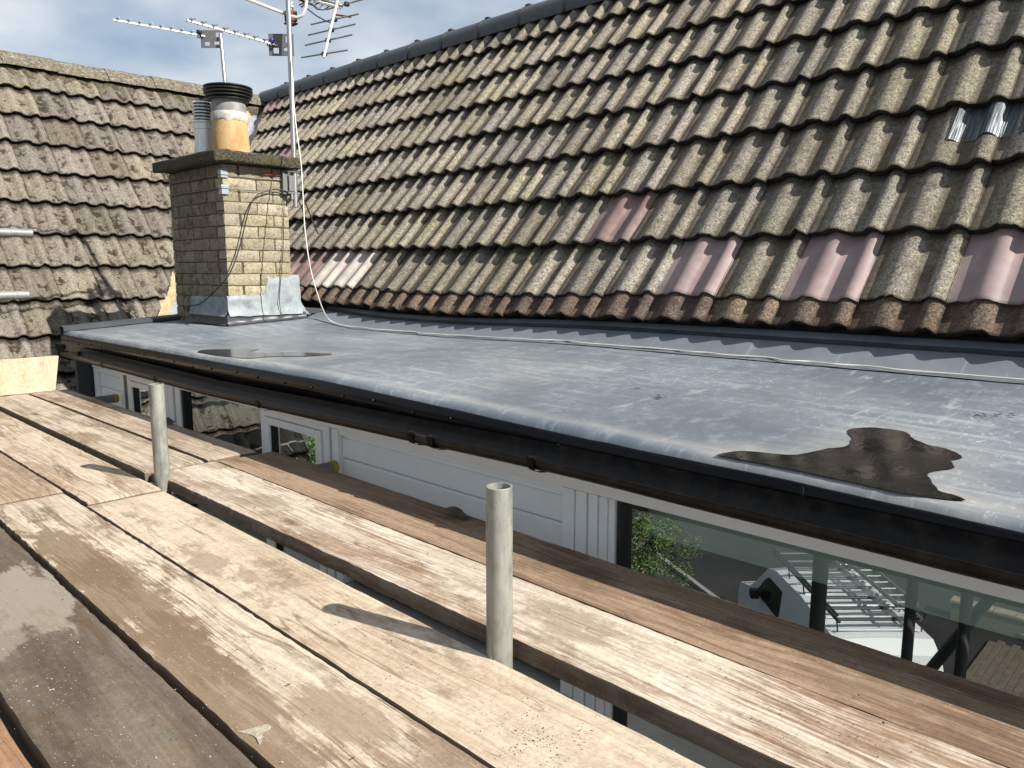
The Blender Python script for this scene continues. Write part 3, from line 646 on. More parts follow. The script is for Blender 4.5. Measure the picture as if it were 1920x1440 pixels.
OFFS = {1: 0.13, -1: 0.10}
def clipped(me, M, sign):
    """copy of a tile mesh cut along the vertical plane of the valley"""
    bm = bmesh.new(); bm.from_mesh(me); bmesh.ops.transform(bm, matrix=M, verts=bm.verts)
    off = vn * (OFFS[sign] * sign)
    bmesh.ops.bisect_plane(bm, geom=bm.verts[:] + bm.edges[:] + bm.faces[:], plane_co=v0 + off, plane_no=vn * sign, clear_inner=True)
    if not bm.faces: bm.free(); return None
    bmesh.ops.transform(bm, matrix=M.inverted(), verts=bm.verts)
    m2 = bpy.data.meshes.new('cut_tile'); bm.to_mesh(m2); bm.free(); m2.materials.append(TILE); m2.shade_smooth(); m2.set_sharp_from_angle(angle=R(50)); return m2
def place_tile(M, parent, sign, mat, var, name='roof_tile'):
    jit = Matrix.Rotation(rnd(-.011, .011), 4, 'Z') @ Matrix.Rotation(rnd(-.006, .006), 4, 'X') @ Matrix.Rotation(rnd(-.006, .006), 4, 'Y') @ Matrix.Translation((rnd(-.002, .002), rnd(-.007, .006), rnd(-.001, .002)))
    M = M @ jit; me = TV[var % 8]
    ds = [((M @ Vector((x, y, 0)) - v0) * sign).dot(vn) - OFFS[sign] for x in (0, .3) for y in (0, TL)]
    if max(ds) < 0.01: return None
    if min(ds) < 0:
        me = clipped(me, M, sign)
        if me is None: return None
    o = link(name, me, parent, mat); o.matrix_world = M; return o
def setmat(M, loc): 
    K = M.copy(); K.translation = loc; return K
rows = [0.0] + [0.13 + G * k for k in range(8)]
PINK = {(1, 1.987): TILE_P, (1, 1.387): TILE_P, (1, 0.757): TILE_P, (2, 2.587): TILE_PD, (1, 5.287): TILE_PD, (1, 4.987): TILE_W, (1, 4.687): TILE_W, (8, 8.287): TILE_PD, (5, 7.087): TILE_PD, (1, 5.587): TILE_PD}
cnt = 0
for k, s in enumerate(rows):
    for i in range(-10, 23):
        Y = 1.987 + i * 0.30
        if k == 0 and Y > 5.62: continue
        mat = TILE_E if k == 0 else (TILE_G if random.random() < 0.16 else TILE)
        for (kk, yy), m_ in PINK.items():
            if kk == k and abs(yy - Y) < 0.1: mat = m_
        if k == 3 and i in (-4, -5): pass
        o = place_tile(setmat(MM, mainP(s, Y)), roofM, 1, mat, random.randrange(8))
        if o: cnt += 1
for j in range(1, 5):
    for i in range(12, 17):
        Y = 1.987 + i * .30
        if Y - .3 < 5.44: continue
        if place_tile(setmat(MM, mainP(0.13 - G * j, Y)), roofM, 1, TILE, random.randrange(8)): cnt += 1
print('main tiles', cnt)
# ribbed metal repair sheet tucked under a tile, right side
bm = bmesh.new()
us = lin(0, 0.60, 62); vs_ = lin(0, 0.24, 6)
sheet(bm, us, vs_, lambda u, v: (u, v + .012 * math.sin(u * 9), 0.034 + 0.036 * tprof((u + .132) % 0.30) - 0.086 * v + 0.0015 * n3(u * 40, v * 9)))
o = mesh_obj('repair_sheet', bm, SOAKER, roofM, 60); o.matrix_world = setmat(MM, mainP(.925, .955)); o['label'] = 'shiny ribbed metal patch showing under a tile'
# slate-grey ridge tiles with clips
ry, rz, rx = 0, Z0M + 2.81 * sM, X0M + 2.81 * cM
bm = bmesh.new(); prof = [(0.135 * math.cos(a), 0.125 * math.sin(a)) for a in lin(R(-18), R(198), 14)]
inner = [(x * .88, z * .88) for x, z in prof][::-1]; pr = prof + inner
ra = [bm.verts.new((x, 0.0, z)) for x, z in pr]; rb = [bm.verts.new((x, 0.446, z)) for x, z in pr]
for k in range(len(pr)): bm.faces.new((ra[k], ra[(k+1) % len(pr)], rb[(k+1) % len(pr)], rb[k]))
bm.faces.new(ra[::-1]); bm.faces.new(rb); rt = mesh_obj('ridge_tile', bm, RIDGE, roofM, 50)
bm = bmesh.new(); prof = [(0.141 * math.cos(a), 0.131 * math.sin(a)) for a in lin(R(-12), R(192), 12)]
pr = prof + [(x * .95, z * .95) for x, z in prof][::-1]
ra = [bm.verts.new((x, -.012, z)) for x, z in pr]; rb = [bm.verts.new((x, 0.012, z)) for x, z in pr]
for k in range(len(pr)): bm.faces.new((ra[k], ra[(k+1) % len(pr)], rb[(k+1) % len(pr)], rb[k]))
bm.faces.new(ra[::-1]); bm.faces.new(rb); box(bm, -.02, .02, -.012, .03, .12, .15)
rc = mesh_obj('ridge_union', bm, DKPLAS, roofM, 50)
for i in range(21):
    a = rt if i == 0 else link('ridge_tile', rt.data, roofM); b = rc if i == 0 else link('ridge_union', rc.data, roofM)
    a.location = (rx, -1.15 + i * .46, rz - .025 + rnd(-.003, .003)); b.location = (rx, -1.157 + i * .46, rz - .025)
# valley lead and mortar bedding
bm = bmesh.new()
def vpt(t, off, lift):
    z = -1.1 + t * 3.72; x, y = valleyXY(z); p = Vector((x, y, z)) + vn * off
    return (p.x, p.y, z + abs(off) * 0.75 + lift)
sheet(bm, lin(0, 1, 40), (-.19, -.10, -.03, .0, .03, .10, .19), lambda t, o: vpt(t, o, 0.012 + 0.006 * n3(t * 30, o * 9)))
o = mesh_obj('valley_lining', bm, LEAD, roofM, 60)
def mortar_strip(side, t0, t1, parent):
    bm = bmesh.new(); q0 = OFFS[1 if side > 0 else -1] - .045
    prof = [(q0, 0.0), (q0 + .01, 0.05), (q0 + .045, 0.078), (q0 + .085, 0.055), (q0 + .11, 0.0)]
    sheet(bm, lin(t0, t1, 90), range(5), lambda t, k: vpt(t, side * (prof[k][0] + 0.022 * n3(t * 60, k * 3.1, 2)), prof[k][1] + 0.02 * n3(t * 70, k * 2.7, 7)))
    return mesh_obj('mortar_bed', bm, YMORT, parent, 60)
mortar_strip(1, 0.0, 0.97, roofM)

# ---- west wing (left roof)
wing = thing('house_wing', 'house wing at left with older brown tiled roof and mossy ridge', 'house', (0, 0, 0))
bm = bmesh.new()
def lz(z): return (z - Z0L) / sL
slo = -13.6 * G
slab_pts(bm, [leftP(-0.16, slo, -.012), leftP(valleyXY(Z0L + slo * sL)[0] + .02, slo, -.012), leftP(valleyXY(Z0L + .345 * sL)[0] + .02, .345, -.012), leftP(-0.16, .345, -.012)], 0.06)
slab_pts(bm, [leftP(-0.16, .35, -.012), leftP(5.0, .35, -.012), Vector((5.0, 11, Z0L - 2.3)), Vector((-0.16, 11, Z0L - 2.3))], 0.06)
roofL = mesh_obj('roof', bm, UNDER, wing); cnt = 0
for j in range(14):
    for i in range(-7, 9):
        X = 2.235 + (i - 1) * .30
        if place_tile(setmat(ML, leftP(X, -G * j)), roofL, -1, TILE_L, random.randrange(8)): cnt += 1
print('left tiles', cnt)
mortar_strip(-1, 0.0, 0.97, roofL)
# bedded angular ridge tiles and crumbling mortar
rY, rZ = Y0L + .345 * cL, Z0L + .345 * sL
bm = bmesh.new(); us = lin(0, .445, 8); prof = [(-.155, -.055), (-.15, -.03), (-.10, .025), (-.04, .075), (0, .09), (.04, .075), (.10, .025), (.15, -.03), (.155, -.055)]
sheet(bm, us, range(9), lambda u, k: (u, prof[k][0] + .004 * n3(u * 20, k), prof[k][1] + .006 * n3(u * 14, k * 2.0, 5)))
e_ = [[v for v in bm.verts if abs(v.co.x - q) < 1e-4] for q in (0.0, .445)]
for g_ in e_: bm.faces.new(sorted(g_, key=lambda v: v.co.y))
rt2 = mesh_obj('ridge_tile', bm, MORT_RIDGE, roofL, 50)
for i in range(11):
    a = rt2 if i == 0 else link('ridge_tile', rt2.data, roofL); a.location = (-0.2 + i * .45, rY, rZ + .012 + rnd(-.006, .006)); a.rotation_euler = (0, rnd(-.006, .006), rnd(-.008, .008))
bm = bmesh.new()
sheet(bm, lin(-.2, 4.75, 230), range(5), lambda u, k: leftP(u, (.345 - .05 - .035 * k) + .02 * n3(u * 9, k, 3), (.060, .080, .070, .05, .016)[k] + .028 * n3(u * 16, k * 1.7, 1)) + Vector((0, 0, -.035)))
MOSSY = N('mossy_bedding', 0.95); f1 = MOSSY.noise(MOSSY.co, 45, 5, 0.75); f2 = MOSSY.noise(MOSSY.co, 7, 4, 0.6)
b_ = MOSSY.ramp(f1, [(0.36, (0.03, 0.024, 0.015)), (0.55, (0.15, 0.12, 0.08)), (0.7, (0.32, 0.28, 0.20))])
b_ = MOSSY.mix(MOSSY.rng(f2, 0.48, 0.6, 0, 0.8), b_, (0.055, 0.045, 0.022)); MOSSY.col(b_); MOSSY.bump(f1, 0.012)
mesh_obj('ridge_mortar', bm, MOSSY.m, roofL, 60)
WALLM = plain('rendered_wall', (0.13, 0.11, 0.09), 0.95, var=0.2, scale=3, bump=0.004)
bm = bmesh.new(); box(bm, -0.08, 2.2, 5.62, 10.4, GZ, -1.75); mesh_obj('wall', bm, WALLM, wing)

# ---- dormer: flat roof
YE, ZE = [-1.5, .25, .65, 1.2, 2.4, 5.5], [-.429, -.429, -.417, -.412, -.384, -.391]
YB, ZB = [-1.5, 2.3, 3.2, 4.1, 4.5, 5.5], [-.349, -.349, -.371, -.371, -.328, -.315]
def ze(Y): return interp(Y, YE, ZE) + CZ
def HF(X, Y):
    t = (X - 1.53) / (2.80 - 1.53); return ze(Y) * (1 - t) + (interp(Y, YB, ZB) + CZ) * t
P1 = [(1.532,0.840),(1.564,0.830),(1.599,0.803),(1.627,0.720),(1.662,0.693),(1.731,0.670),(1.770,0.645),(1.849,0.661),(1.916,0.697),(1.973,0.666),(1.985,0.590),(1.936,0.554),(1.899,0.509),(1.889,0.464),(1.844,0.426),(1.803,0.437),(1.756,0.420),(1.685,0.448),(1.633,0.424),(1.592,0.403),(1.578,0.362),(1.560,0.356),(1.532,0.439),(1.532,0.521),(1.532,0.608),(1.532,0.701),(1.532,0.783)]
P2 = [(1.550,3.547),(1.619,3.621),(1.711,3.547),(1.811,3.450),(1.720,3.350),(1.730,3.250),(1.807,3.224),(1.882,3.097),(1.911,2.966),(1.810,2.980),(1.691,3.102),(1.584,3.125),(1.550,3.290),(1.550,3.400),(1.550,3.480)]
def inpoly(x, y, P):
    c_ = False
    for (x1, y1), (x2, y2) in zip(P, P[1:] + P[:1]):
        if (y1 > y) != (y2 > y) and x < (x2 - x1) * (y - y1) / (y2 - y1) + x1: c_ = not c_
    return c_
def dmin(x, y, P): return min(math.hypot(x - a, y - b) for a, b in P)
YEND = 5.42
flat = bmesh.new(); ld = flat.verts.layers.float.new('dust')
ys = lin(-1.5, YEND, 140)
xs = [0.0, 0.006, 0.018, 0.035, 0.06, 0.10, .16, .24, .34, .46, .58, .70, .82, .94, 1.06, 1.18, 1.275]
prof0 = {0.0: -0.019, 0.006: -0.007, 0.018: -0.001, 0.035: 0.004, 0.06: 0.002, 0.10: 0.0}
gg = []
for y in ys:
    row = []
    for dx in xs:
        X = 1.521 + dx; wq = 0.05 if (inpoly(X, y, P1) or inpoly(X, y, P2)) else min(1, max(.05, (min(dmin(X, y, P1), dmin(X, y, P2)) - .03) / .12)); lump = wq * 0.0045 * n3(y * 4.5, dx * 8) + (0.0022 * n3(y * 23, dx * 30, 4) if dx < .12 else 0.0008 * n3(y * 17, dx * 15, 4))
        z = HF(max(X, 1.53), y) + prof0.get(dx, 0) * (1 if dx < .018 else max(0, wq - .05)) + lump * (0.5 if dx > .12 else 1) * (0.3 if dx == 0 else 1)
        v = flat.verts.new((X + (0.003 * n3(y * 11, 3, dx * 9) if dx < .05 else 0), y, z))
        d = min(dmin(X, y, P1), dmin(X, y, P2)); v[ld] = max(0, 0.5 - d / 0.25) + (0.35 if dx in (0.035, 0.06) else 0) + max(0, .35 * n3(y * 1.3, dx * 2, 8))
        row.append(v)
    gg.append(row)
for a, b in zip(gg, gg[1:]):
    for k in range(len(xs) - 1): flat.faces.new((a[k], b[k], b[k+1], a[k+1]))
flatroof = mesh_obj('flat_roof', flat, EPDM, house, 60)
if flatroof.data.polygons[500].normal.z < 0: flatroof.data.flip_normals()
# angled fillet running up under the eaves
bm = bmesh.new()
def fil(y, k):
    zb = HF(2.79, y); top = mainP(0, y).z + .002
    xx = (2.765, 2.792, 2.83, 2.875, 2.918, 2.932, 2.95, 3.0)[k]; t = (0, 0, .20, .42, .62, .70, .98, 1.0)[k]
    return (xx + .003 * n3(y * 4, k, 2), y, zb + (top - zb) * t + (0.003 if k == 0 else 0.005) + 0.002 * n3(y * 8, k))
sheet(bm, lin(-1.5, 4.62, 90), range(8), fil); o = mesh_obj('fillet_flashing', bm, EPDM_F, flatroof, 60)
bm = bmesh.new(); sheet(bm, lin(-1.5, 4.62, 60), range(3), lambda y, k: (2.912 + .009 * k, y, fil(y, 4)[2] + (.004, .009, .016)[k] + (0.002 * n3(y * 5, 1)))); mesh_obj('lap_strip', bm, EPDM_DK, flatroof, 60)
# far kerb trim
bm = bmesh.new()
for a, b in (((1.512, 5.40), (2.27, 5.42)),):
    n_ = 14
    prof = [(-.035, 0.0), (-.035, .020), (-.025, .028), (.030, .032), (.038, .024), (.040, -.12)]
    sheet(bm, lin(0, 1, n_), range(6), lambda t, k: (a[0] + (b[0] - a[0]) * t, a[1] + (b[1] - a[1]) * t + prof[k][0], HF(1.53 + .75 * t, 5.4) + prof[k][1] + .004))
mesh_obj('kerb_trim', bm, EPDM_DK, flatroof, 40)
# black fascia, vertical leaf then set back leaf
bm = bmesh.new(); prof = [(0.004, .002), (-.003, -.002), (-.0065, -.010), (-.010, -.050), (-.007, -.060), (.004, -.064), (.006, -.098), (.02, -.100)]
sheet(bm, lin(-1.5, YEND + .01, 110), range(len(prof)), lambda y, k: (1.521 + prof[k][0] + .0012 * n3(y * 6, k * .4), y, ze(y) - .019 + prof[k][1] + .0016 * n3(y * 5, k * .3, 2)))
fas = mesh_obj('fascia', bm, FASCIA, flatroof, 35)
mbox('fascia_joint', DKPLAS, flatroof, 1.5095, 1.513, .629, .633, ze(.63) - .09, ze(.63) - .025)
bm = bmesh.new(); tube(bm, [(.0025, 0, 0), (-.002, 0, 0), (-.0035, 0, 0)], [.0045, .0045, .002], 7); nail = mesh_obj('nail', bm, DKPLAS, flatroof, 40)
for i in range(34):
    o = nail if i == 0 else link('nail', nail.data, flatroof)
    y = -1.3 + i * .2 + rnd(-.02, .02); o.location = (1.510, y, ze(y) - .055 + rnd(-.008, .01))
# dormer cheek and soffit, structural core
bm = bmesh.new(); box(bm, 1.73, 2.9, -1.45, 5.38, .10, .24); mesh_obj('roof_deck', bm, plain('deck_ply', (.2, .15, .1)), flatroof)
CHEEK = plain('dark_cheek', (0.06, 0.06, 0.062), 0.7)
bm = bmesh.new(); box(bm, 1.56, 3.1, 5.33, 5.375, -1.6, .24); mesh_obj('dormer_cheek', bm, CHEEK, house)
mbox('soffit', UPVC, house, 1.545, 1.74, -1.45, 5.30, .168, .176)

# ---- gutter
gut = []
def gz(y): return interp(y, [-1.5, .3, 1.2, 2.2, 3.2, 5.1], [.216, .216, .222, .208, .196, .213])
bm = bmesh.new(); Rg = 0.050; prof = []
prof = [(1.408, .001), (1.398, .004), (1.3965, -.003), (1.400, -.013), (1.408, -.022), (1.422, -.029), (1.444, -.033), (1.468, -.033), (1.488, -.027), (1.499, -.015), (1.503, .0), (1.503, .022)]
inn = [(x + .0022 * (1 if x < 1.45 else -1), z + .0022) for x, z in prof[3:]][::-1]
pr = prof + inn
ysg = lin(-1.5, 5.05, 80)
sheet(bm, ysg, range(len(pr)), lambda y, k: (pr[k][0] + .0012 * n3(y * 2.2, 1), y, gz(y) + pr[k][1] + .0015 * n3(y * 3, 2)))
gutter = mesh_obj('gutter', bm, GUTTER, house, 45)
bm = bmesh.new(); lathe(bm, [(.001, 0), (.05, 0)], 0, 0, 24, close=False)
bmesh.ops.delete(bm, geom=[v for v in bm.verts if v.co.y > 0.001], context='VERTS')
bmesh.ops.rotate(bm, cent=(0, 0, 0), matrix=Matrix.Rotation(R(90), 3, 'X'), verts=bm.verts)
so = mesh_obj('stop_end', bm, GUTTER, gutter); so.data.transform(Matrix.Scale(-1, 4, (0, 0, 1)) if max(v.co.z for v in so.data.vertices) > .02 else Matrix()); so.location = (1.452, 5.05, gz(5.05))
def strap(y, wdt):
    bm = bmesh.new(); pp = [(1.402, .012), (1.394, .010), (1.392, -.006)]
    pp += [(1.3935, -.015), (1.403, -.026), (1.420, -.034), (1.444, -.038), (1.468, -.038), (1.490, -.032)]
    sheet(bm, (y - wdt / 2, y + wdt / 2), range(len(pp)), lambda yy, k: (pp[k][0], yy, gz(y) + pp[k][1]))
    bmesh.ops.solidify(bm, geom=bm.faces[:], thickness=0.004)
    box(bm, 1.392, 1.408, y - wdt / 2 + .004, y + wdt / 2 - .004, gz(y) + .004, gz(y) + .011, bev=.002)
    mesh_obj('gutter_bracket', bm, GUTTER, gutter, 40)
for y in (4.37, 3.67, 2.69, 1.282, -.35): strap(y, .022)
for y in (1.765, 1.675): strap(y, .026)
bm = bmesh.new(); pp = [(1.4015, .006), (1.3965, .003)] + [(1.396, -.014), (1.405, -.024), (1.421, -.0315), (1.444, -.0355), (1.468, -.0355), (1.489, -.0295)]
sheet(bm, (1.68, 1.76), range(len(pp)), lambda yy, k: (pp[k][0], yy, gz(1.72) + pp[k][1])); mesh_obj('gutter_union', bm, GUTTER, gutter, 40)
# leaf litter grit in the gutter
# ---- front wall, cladding, windows
mbox('window_head', UPVC, house, 1.640, 1.735, -1.45, 5.31, CZ - .618, CZ - .572, bev=.003)
mbox('head_board', UPVC, house, 1.652, 1.735, -1.45, 5.305, CZ - .571, .167)
ZT = CZ - .620; ZS = -.56; ZLOW = -1.75
def upv(name, y0, y1, z0, z1, x0=XW - .012, x1=1.735, mat=UPVC, parent=None, bev=.004): 
    return mbox(name, mat, parent or house, x0, x1, y0, y1, z0, z1, bev=bev)
def cladding(y0, y1, lab=None):
    p = upv('cladding_panel', y0 + .004, y1 - .004, ZS, ZT, 1.70, 1.735, GROOVE)
    if lab: p['label'] = lab
    tw = .045
    upv('panel_trim', y0, y0 + tw, ZS, ZT - .001, XW - .014, 1.70, parent=p); upv('panel_trim', y1 - tw, y1, ZS, ZT - .001, XW - .014, 1.70, parent=p)
    z = ZT - .022; upv('panel_trim', y0 + tw + .001, y1 - tw - .001, z + .001, ZT - .001, XW - .010, 1.70, parent=p)
    while z - .098 > ZS:
        # each board has a flat face and a stepped lip
        bm = bmesh.new(); X = XW + .006
        pf = [(X + .02, z), (X + .008, z - .001), (X + .006, z - .012), (X, z - .014), (X, z - .090), (X + .004, z - .094), (X + .02, z - .094)]
        sheet(bm, (y0 + tw + .001, y1 - tw - .001), range(len(pf)), lambda yy, k: (pf[k][0], yy, pf[k][1])); mesh_obj('cladding_board', bm, UPVC, p, 30); z -= .098
    return p
GL = N('window_glass', 0.0); nt = GL.t; out = nt.nodes['Material Output']
tr = nt.nodes.new('ShaderNodeBsdfTransparent'); tr.inputs[0].default_value = (.82, .88, .85, 1); gs = nt.nodes.new('ShaderNodeBsdfGlossy'); gs.inputs['Roughness'].default_value = 0.0
fr = nt.nodes.new('ShaderNodeFresnel'); fr.inputs[0].default_value = 1.52; mx = nt.nodes.new('ShaderNodeMixShader')
GL.l(GL.math('ADD', GL.math('MULTIPLY', fr.outputs[0], 1.6), 0.22, True), mx.inputs[0]); GL.l(tr.outputs[0], mx.inputs[1]); GL.l(gs.outputs[0], mx.inputs[2]); GL.l(mx.outputs[0], out.inputs['Surface'])
gs.inputs['Color'].default_value = (.9, .95, .93, 1); GLASS = GL.m
def pane(parent, y0, y1, z0, z1, X=XW + .02):
    bm = bmesh.new(); sheet(bm, (y0, y1), (z0, z1), lambda u, v: (X, u, v)); return mesh_obj('pane', bm, GLASS, parent)
def blind(parent, y0, y1):
    mbox('roller_blind', BLIND, parent, 1.752, 1.757, y0 + .004, y1 - .004, CZ - .735, ZT + .03)
def fixed_win(y0, y1, lab, zb=ZLOW):
    w_ = bpy.data.objects.new('window', None); COL.objects.link(w_); w_.parent = house; w_['label'] = lab
    upv('frame', y0, y0 + .012, zb, ZT - .001, parent=w_, mat=SEAL, x0=XW - .004); upv('frame', y1 - .018, y1, zb, ZT - .001, parent=w_, mat=SEAL, x0=XW - .004)
    upv('spacer', y1 - .045, y1 - .0185, zb, ZT - .001, parent=w_, mat=GREYFRAME, x0=XW + .022, bev=0)
    pane(w_, y0 + .010, y1 - .016, zb, ZT); blind(w_, y0, y1); return w_
def sash_win(y0, y1, lab, zb=ZS):
    w_ = bpy.data.objects.new('window', None); COL.objects.link(w_); w_.parent = house; w_['label'] = lab
    f_ = .045
    upv('frame', y0, y0 + f_, zb, ZT - .001, parent=w_); upv('frame', y1 - f_, y1, zb, ZT - .001, parent=w_); upv('frame', y0 + f_ + .001, y1 - f_ - .001, ZT - .022, ZT - .001, parent=w_)
    s0, s1, st_ = y0 + f_ + .003, y1 - f_ - .003, .042; X = XW - .022
    upv('sash', s0, s0 + st_, zb, ZT - .024, X, XW + .03, parent=w_); upv('sash', s1 - st_, s1, zb, ZT - .024, X, XW + .03, parent=w_)
    upv('sash', s0 + st_ + .001, s1 - st_ - .001, ZT - .055, ZT - .024, X, XW + .03, parent=w_)
    for a, b in ((s0 + st_, s0 + st_ + .006), (s1 - st_ - .006, s1 - st_)): upv('seal', a, b, zb, ZT - .056, XW - .012, XW + .02, parent=w_, mat=SEAL, bev=0)
    pane(w_, s0 + st_, s1 - st_, zb, ZT - .055, XW + .004); blind(w_, s0, s1); return w_
cladding(4.80, 5.29, 'short white cladding panel at the far end')
upv('wall_post', 4.752, 4.795, ZS, ZT - .001, mat=GREYPLATE); upv('corner_post', 5.292, 5.315, ZS, ZT - .001)
sash_win(4.17, 4.748, 'far casement half hidden behind the scaffold pole')
upv('wall_post', 4.10, 4.165, ZS, ZT - .001); upv('wall_post', 4.072, 4.098, ZS, ZT - .001, x0=XW + .02, mat=SEAL); upv('wall_post', 4.012, 4.070, ZS, ZT - .001)
fixed_win(3.157, 4.010, 'dark fixed pane mirroring the roof tiles', ZS)
sash_win(2.605, 3.155, 'small casement mirroring green leaves')
upv('wall_post', 2.585, 2.603, ZS, ZT - .001, x0=XW + .02, mat=SEAL)
cladding(1.345, 2.583, 'long white cladding panel of horizontal boards')
for a, b in ((1.302, 1.342), (1.262, 1.296), (1.228, 1.258), (1.203, 1.225)): upv('wall_post', a, b, ZLOW, ZT - .001, bev=.006)
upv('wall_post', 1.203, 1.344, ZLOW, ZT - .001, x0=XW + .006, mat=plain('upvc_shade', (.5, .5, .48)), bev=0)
fixed_win(-1.40, 1.200, 'widest window pane mirroring the parked van')
mbox('window_sill', UPVC, house, 1.60, 1.735, 1.345, 5.30, ZS - .03, ZS - .001, bev=.004)
mbox('wall', WALLM, house, 1.68, 1.735, 1.345, 5.30, ZLOW, ZS - .031)
mbox('wall', WALLM, house, 1.68, 1.735, -1.45, 5.30, GZ, ZLOW - .001)
# dim room behind the glass
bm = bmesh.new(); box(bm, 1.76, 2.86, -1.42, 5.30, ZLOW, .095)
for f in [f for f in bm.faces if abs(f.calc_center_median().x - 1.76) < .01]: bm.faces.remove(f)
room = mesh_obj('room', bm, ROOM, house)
# house outer walls (closed shell)
mbox('wall', WALLM, house, 2.87, 6.4, -1.25, 8.6, GZ, .15)

# ================================================================== CHIMNEY
chim = bpy.data.objects.new('chimney', None); COL.objects.link(chim); chim.parent = house
CX0, CX1, CY0, CY1, CB = 2.252, 2.690, 4.645, 5.425, .30
core = mbox('mortar_core', MORTAR, chim, CX0 + .005, CX1 - .005, CY0 + .005, CY1 - .005, CB, 1.342)
def brick_mesh(L_, seed, dp=.1025):
    rg = random.Random(seed); bm = bmesh.new(); nx, nz = max(3, int(L_ / .02)), 5
    L2, hz = L_ / 2, .0338
    bx = lin(-L2, L2, nx); bz = lin(-hz, hz, nz)
    # front face rough, pitched
    g_ = [[None] * nz for _ in range(nx)]
    for i, x in enumerate(bx):
        for j, z in enumerate(bz):
            e = (i in (0, nx - 1)) or (j in (0, nz - 1))
            y = 0.001 + rg.uniform(0, .0025) if e else -rg.uniform(0.0, .006)
            g_[i][j] = bm.verts.new((x + (0 if not e else rg.uniform(-.0015, .0015)), y, z + (rg.uniform(-.0015, .0015) if e else 0)))
    for i in range(nx - 1):
        for j in range(nz - 1): bm.faces.new((g_[i][j], g_[i+1][j], g_[i+1][j+1], g_[i][j+1]))
    per = [g_[i][0] for i in range(nx)] + [g_[nx-1][j] for j in range(1, nz)] + [g_[i][nz-1] for i in range(nx-2, -1, -1)] + [g_[0][j] for j in range(nz-2, 0, -1)]
    bk = [bm.verts.new((v.co.x, dp, v.co.z)) for v in per]
    for k in range(len(per)): bm.faces.new((per[k], bk[k], bk[(k+1) % len(per)], per[(k+1) % len(per)]))
    bm.faces.new(bk)
    # end faces for corner bricks are the plain sides
    me = bpy.data.meshes.new('brick'); bmesh.ops.recalc_face_normals(bm, faces=bm.faces); bm.to_mesh(me); bm.free(); me.materials.append(BRICK); me.shade_smooth(); me.set_sharp_from_angle(angle=R(38)); return me
BM_ = {}
def brick(face, c, L_, z, mat):
    key = (round(L_, 3), random.randrange(4))
    if key not in BM_: BM_[key] = brick_mesh(L_, hash(key) % 1000)
    o = link('brick', BM_[key], chim, mat)
    if face == 'S': o.location = (c, CY0 + rnd(-.0015, .0015), z); o.rotation_euler = (0, 0, 0)
    if face == 'W': o.location = (CX0 + rnd(-.0015, .0015), c, z); o.rotation_euler = (0, 0, R(-90))
    if face == 'N': o.location = (c, CY1, z); o.rotation_euler = (0, 0, R(180))
    if face == 'E': o.location = (CX1, c, z); o.rotation_euler = (0, 0, R(90))
nb = 0; J = .009
def run(face, a, b, z, lens, mat):
    global nb
    p = a
    for Ln in lens:
        e = min(p + Ln, b)
        if e - p > .03: brick(face, (p + e) / 2, e - p - J, z, mat); nb += 1
        p = e
        if p >= b - .02: break
ncs = 14
for k in range(ncs):
    z = CB + .0365 + k * .0742
    if z + .0325 > 1.343: break
    if k % 2 == 0:
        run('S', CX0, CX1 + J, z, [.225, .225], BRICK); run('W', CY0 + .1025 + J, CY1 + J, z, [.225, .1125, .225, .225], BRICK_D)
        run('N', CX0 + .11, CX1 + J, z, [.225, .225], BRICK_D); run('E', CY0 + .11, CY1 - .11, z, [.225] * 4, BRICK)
    else:
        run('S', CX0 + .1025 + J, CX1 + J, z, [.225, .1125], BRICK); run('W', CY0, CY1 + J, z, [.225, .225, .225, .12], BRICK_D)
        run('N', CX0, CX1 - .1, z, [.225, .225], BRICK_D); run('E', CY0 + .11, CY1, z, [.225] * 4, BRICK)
        # return end of the west stretcher closes the south corner
        brick('S', CX0 + .051, .0935, z, BRICK); nb += 1
print('bricks', nb)
# cap slab
bm = bmesh.new(); box(bm, 2.175, 2.768, 4.565, 5.505, 1.345, 1.405, bev=.012)
bmesh.ops.subdivide_edges(bm, edges=[e for e in bm.edges if e.calc_length() > .1], cuts=14, use_grid_fill=True)
for v in bm.verts:
    v.co += Vector((.007 * n3(v.co.y * 16, v.co.z * 20, 1), .007 * n3(v.co.x * 16, v.co.z * 20, 2), .009 * n3(v.co.x * 14, v.co.y * 14, 3) + (.022 if v.co.z > 1.38 else 0) * max(0, 1 - 2.2 * max(abs(v.co.x - 2.47), abs(v.co.y - 5.03) * .6))))
mesh_obj('cap_slab', bm, SLAB, chim, 60)
# flaunching mound
bm = bmesh.new(); lathe(bm, [(.24, 1.395), (.20, 1.425), (.16, 1.445), (.12, 1.452)], 2.46, 4.95, 24)
for v in bm.verts: v.co += Vector((.012 * n3(v.co.x * 20, v.co.y * 20), .012 * n3(v.co.y * 20, 4), .006 * n3(v.co.x * 18, v.co.y * 18, 5)))
mesh_obj('flaunching', bm, SLAB, chim, 60)
